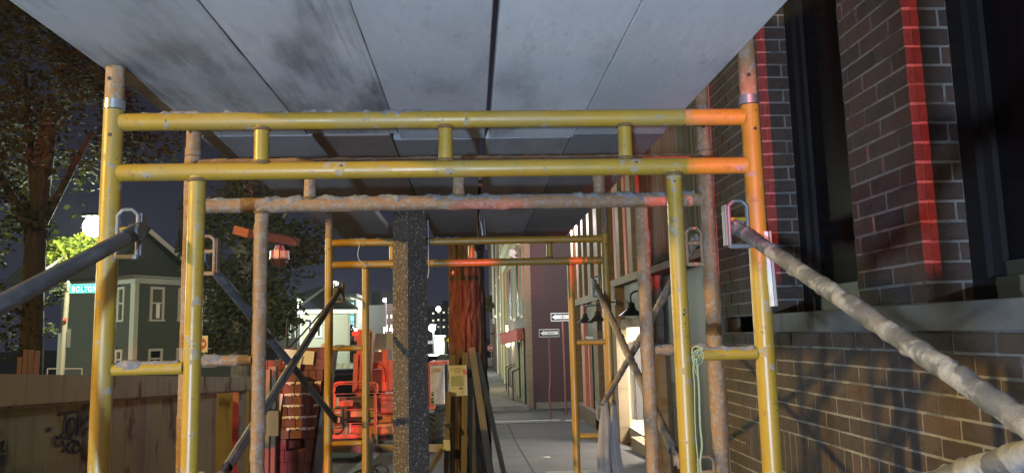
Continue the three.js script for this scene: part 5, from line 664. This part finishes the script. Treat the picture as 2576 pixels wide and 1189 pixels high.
/* ---------- parked cars ---------- */
function car(label, color, pos, turn, group) {
  const t = thing('parked_car', label, 'car', pos, turn, group), sh = new THREE.Shape(); sh.moveTo(-2.15, 0.32); sh.lineTo(-2.2, 0.62); sh.bezierCurveTo(-2.18, 0.86, -2.0, 0.9, -1.8, 0.92); sh.lineTo(2.0, 0.86); sh.bezierCurveTo(2.2, 0.82, 2.24, 0.6, 2.2, 0.34); sh.lineTo(1.85, 0.26); sh.absarc(1.38, 0.33, 0.38, 0, Math.PI, false); sh.lineTo(-0.95, 0.26); sh.absarc(-1.33, 0.33, 0.38, 0, Math.PI, false); sh.closePath();
  const paint = new THREE.MeshPhysicalMaterial({ roughness: 0.35, clearcoat: 0.8, clearcoatRoughness: 0.08 }); paint.color.setRGB(...color);
  const ex = (s, w, b) => { const g = new THREE.ExtrudeGeometry(s, { depth: w - 2 * b, bevelEnabled: true, bevelSize: b, bevelThickness: b, bevelSegments: 3, curveSegments: 14 }); g.translate(0, 0, -w / 2 + b); return g; }; part('body', [ex(sh, 1.78, 0.06)], paint, t);
  const cab = new THREE.Shape(); cab.moveTo(-1.75, 0.9); cab.bezierCurveTo(-1.45, 1.36, -1.1, 1.45, -0.5, 1.46); cab.bezierCurveTo(0.1, 1.47, 0.45, 1.36, 1.12, 0.88); cab.closePath(); part('cabin', [ex(cab, 1.5, 0.06)], M.darkGlass, t); const rf = new THREE.Shape(); rf.moveTo(-1.2, 1.405); rf.bezierCurveTo(-0.9, 1.48, -0.3, 1.5, 0.2, 1.43); rf.lineTo(0.2, 1.40); rf.lineTo(-1.2, 1.37); rf.closePath(); part('roof', [ex(rf, 1.46, 0.03)], paint, t); part('pillar', [-0.72, 0.72].flatMap((z) => [beam([0.98, 0.9, z], [0.15, 1.42, z * 0.98], 0.06, 0.05), beam([-0.35, 0.9, z * 1.02], [-0.35, 1.42, z * 0.99], 0.06, 0.04), beam([-1.7, 0.9, z], [-1.15, 1.41, z * 0.98], 0.09, 0.05)]), paint, t);
  for (const x of [-1.33, 1.38]) for (const z of [-0.8, 0.8]) { const w = part('wheel', [rod([0, 0, -0.1], [0, 0, 0.1], 0.2, 0.2, 20)], M.zinc, t); w.position.set(x, 0.33, z); const ty = new THREE.TorusGeometry(0.245, 0.085, 10, 26); part('tyre', [ty], M.rubber, w); }
  for (const z of [-0.68, 0.68]) { part('headlight', [rbox(0.08, 0.13, 0.34, 0.03, 2.14, 0.7, z)], tint(M.white, 1.2, 1.2, 1.2), t); part('tail_light', [rbox(0.06, 0.14, 0.26, 0.03, -2.17, 0.76, z)], plain(0.4, 0.02, 0.02, 0.3), t); } return t;
}
{
  const at = (u, d) => { const p = atD(u, 900, d); return [p.x, G(d) - 0.13, p.z]; };
  car('dark parked car glimpsed between the orange frame leg and red lift', [0.012, 0.013, 0.016], at(852, 18.5), 1.9);
  [[1076, 46, 'white parked car nearest the pole in the far car row'], [1098, 48, 'white parked car second in far row left of the tree'], [1119, 50, 'white parked car closest to big trunk in the far row']].forEach(([u, d, l]) => car(l, [0.62, 0.64, 0.62], at(u, d), -1.9, 'parked cars in the far row'));
  car('white parked car far up the street by the stop sign', [0.6, 0.62, 0.63], at(1251, 66), -0.25);
  const v = thing('box_truck', 'pale truck cab far off between the pole and big trunk', 'truck', at(1085, 58), -1.2); part('cab', [rbox(1.4, 1.9, 2.0, 0.15, 0, 1.5, 0)], M.white, v); part('windscreen', [rbox(0.05, 0.7, 1.7, 0.02, 0.69, 1.85, 0)], M.darkGlass, v); part('chassis', [rbox(4, 0.4, 1.6, 0.1, -1.2, 0.6, 0)], M.dark, v); for (const x of [0.1, -2.6]) for (const z of [-0.8, 0.8]) { const w = part('wheel', [rod([0, 0, -0.12], [0, 0, 0.12], 0.42, 0.42, 20)], M.rubber, v); w.position.set(x, 0.42, z); }
}
/* ---------- street lamps, seen and out of view ---------- */
function streetLamp(label, u, v, d, cd, color, r, k, poleU, group, light = true) {
  const p = atD(u, v, d), q = atD(poleU, v, d), t = thing('street_lamp', label, 'street lamp', [p.x, p.y, p.z], 0, group), gy = G(d) - 0.13 - p.y, s = Math.sign(q.x - p.x) || 1, w = Math.abs(q.x - p.x);
  const gl = new THREE.SphereGeometry(r, 20, 14); part('lens', [gl], glow(color[0], color[1], color[2], k), t);
  part('head', [rbox(r * 1.9 + 0.1, r * 0.34, r * 1.6, r * 0.15, s * 0.05, r * 1.15, 0)], M.bronze, t); part('arm', [rod([s * r, r * 1.0, 0], [s * w, r * 1.0 - 0.25, 0], 0.03)], M.zinc, t); part('pole', [rod([s * w, gy, 0], [s * w, r + 0.15, 0], 0.075, 0.05)], M.zinc, t);
  if (light) lampGlobe(p.clone(), color, cd, r * 0.9); return t;
}
streetLamp('dazzling greenish white street lamp left of the nearest frame leg', 234, 571, 14, STREET.cd * 0.6, STREET.color, 0.18, 70, 266);
streetLamp('street lamp out of view at far left, placed to light the green house', -1100, 640, 19, 230, [0.9, 1, 0.78], 0.12, 20, -1130);  // unseen, placed to light the left face of the green house
streetLamp('added street lamp out of view above the deck, brightening the one way signs', 1410, 561, 19.9, 60, [0.92, 0.97, 1], 0.12, 20, 1500);  // added to brighten the one way signs and the crossing
streetLamp('small street lamp among leaves before the pale house', 754, 757, 36, 120, [0.9, 1, 0.75], 0.1, 8, 747);
streetLamp('bright white lamp beside the pull ring lock of far frame', 845, 712, 50, 60, [0.92, 0.96, 1], 0.14, 14, 836);
streetLamp('bright white lamp at the foot of the pale green tower, left one', 868, 824, 68, 200, [0.9, 1, 0.9], 0.26, 14, 874);
streetLamp('white lamp at the foot of the pale green tower, right one', 884, 826, 69, 70, [0.9, 1, 0.95], 0.2, 12, 880);
streetLamp('small white lamp just right of the tower strip foot', 894, 829, 71, 40, [1, 0.98, 0.9], 0.14, 10, 897, false);
streetLamp('white lamp above roof of the pink brick block', 967, 755, 84, 120, [1, 0.97, 0.9], 0.2, 12, 971);
streetLamp('white lamp at the foot of pink brick block, left one', 969, 828, 80, 40, [1, 0.95, 0.85], 0.16, 9, 965, false);
streetLamp('white lamp at the foot of pink brick block, right one', 983, 828, 80, 40, [1, 0.95, 0.85], 0.16, 9, 987, false);
streetLamp('bright lamp high on the dark apartment block', 1102, 777, 104, 60, [0.95, 1, 0.9], 0.34, 10, 1106, null, false);
streetLamp('bright white lamp left of the white shed over the car row', 1086, 825, 50, 170, [0.9, 1, 0.92], 0.22, 14, 1090);
streetLamp('small amber street lamp in the far lamp lit tree', 1254, 817, 61, 60, [1, 0.62, 0.2], 0.14, 7, 1250);
streetLamp('slim cool street lamp arm over the far pavement', 1246, 795, 58, 16, [0.9, 1, 1], 0.06, 6, 1264, null, false);

/* ---------- out of view: lamps placed for their light, sheets added to shape it ---------- */
function unseenLamp(o, label) {
  const [x, y, z] = o.at, t = thing('unseen_lamp', label, 'work light', [x, y, z], 0), gy = -y;
  part('lens', [new THREE.SphereGeometry(0.05, 20, 14)], glow(...o.color, 20), t); part('housing', [rbox(0.22, 0.03, 0.14, 0.01, 0, 0.085, 0.02), rbox(0.22, 0.16, 0.03, 0.01, 0, 0.0, 0.11)], M.yellowOld, t); part('stand', [rod([0, 0.0, 0.13], [0, gy + 0.25, 0.13], 0.016), ...[0, 2.1, 4.2].map((a) => rod([0, gy + 0.4, 0.13], [Math.cos(a) * 0.35, gy + 0.01, 0.13 + Math.sin(a) * 0.35], 0.011))], M.zinc, t);
  const L = new THREE.PointLight(new THREE.Color(...o.color), o.cd); L.position.set(x, y, z); L.castShadow = true; L.shadow.radius = o.soft ?? 2; L.name = 'unseen_light'; scene.add(L);
}
{ const t = thing('street_lamp', 'amber lamp out of view at the left, placed to light pole and lower bricks', 'street lamp', SIDE.at), gy = G(0) - 0.13 - SIDE.at[1]; const gl = new THREE.SphereGeometry(0.13, 20, 14); gl.scale(1, 0.8, 1); part('lens', [gl], glow(...SIDE.color, 30), t); part('head', [rbox(0.5, 0.07, 0.3, 0.03, -0.06, 0.14, 0)], M.zinc, t); part('arm', [rod([-0.2, 0.15, 0], [-1.1, 0.0, 0], 0.03)], M.zinc, t); part('pole', [rod([-1.1, gy, 0], [-1.1, 0.3, 0], 0.075, 0.05)], M.zinc, t); lampGlobe(V(...SIDE.at), SIDE.color, SIDE.cd, 0.1); }  // unseen lamp placed to light the pole and the lower brick wall
unseenLamp(COOL, 'cool white lamp on tripod out of view, placed to light the deck'); unseenLamp(WARM, 'warm white lamp on tall tripod out of view, placed to light the frames');  // unseen lamps placed to light deck, frames and bricks from behind
{
  const [x, y, z] = RED.at, t = thing('unseen_red_lamp', 'red lamp on a short post out of view, placed for the red light', 'unseen lamp', [x, y, z]); part('lens', [new THREE.SphereGeometry(0.05, 20, 14)], glow(...RED.color, 20), t); part('post', [rod([0, -y, 0], [0, -0.06, 0], 0.03)], M.yellowOld, t); part('collar', [rod([0, -0.075, 0], [0, -0.045, 0], 0.06)], M.dark, t);  // unseen red lamp placed for the red light on frames and bricks
  const L = new THREE.SpotLight(new THREE.Color(...RED.color), RED.cd, 0, 0.34, 0.35); L.position.set(x, y, z); L.target.position.set(-0.2, 1.5, -4); L.target.updateMatrixWorld(); scene.add(L); L.castShadow = true; L.shadow.radius = 0.9; L.name = 'red_light';
  const h = thing('added_light_mask', 'added plywood sheets out of view behind the camera, cut to shape the red light', 'light_mask'), zh = 9.2, kz = (14 - zh) / 7, X_ = (q) => 0.52 + (q - 0.52) * kz, Y_ = (q) => 1 + (q - 1) * kz; const sh = (x0, x1, y0, y1) => part('sheet', [span(X_(x0), X_(x1), y0 && Y_(y0), Y_(y1), zh, zh + 0.018)], M.wood, h);  // sheets added to shape the red light, with gaps where it passes
  sh(0.03, 0.277, 0, 1.85); sh(0.37, 0.524, 0, 1.85); sh(0.277, 0.37, 0, 1.12); sh(0.277, 0.37, 1.385, 1.85); sh(0.525, 1.45, 0, 1.297); sh(-0.268, 0.0285, 1.175, 1.85); sh(-0.50, -0.2685, 1.175, 1.395); sh(-0.50, -0.2685, 1.625, 1.85); sh(-0.72, -0.501, 0.9, 1.85); sh(-0.004, 0.028, 0.95, 1.1745); sh(0.6, 0.645, 1.298, 2.0); sh(0.5245, 0.5995, 1.505, 2.0); sh(-2.8, -0.721, 1.06, 1.85);
  for (const q of [-2.6, -1.5, -0.73, -0.1, 0.05, 0.95]) part('post', [span(X_(q), X_(q) + 0.06, 0, Y_(q > 0.5 ? 1.28 : 1.8), zh + 0.02, zh + 0.08)], M.wood, h);
}

renderer.render(scene, camera);
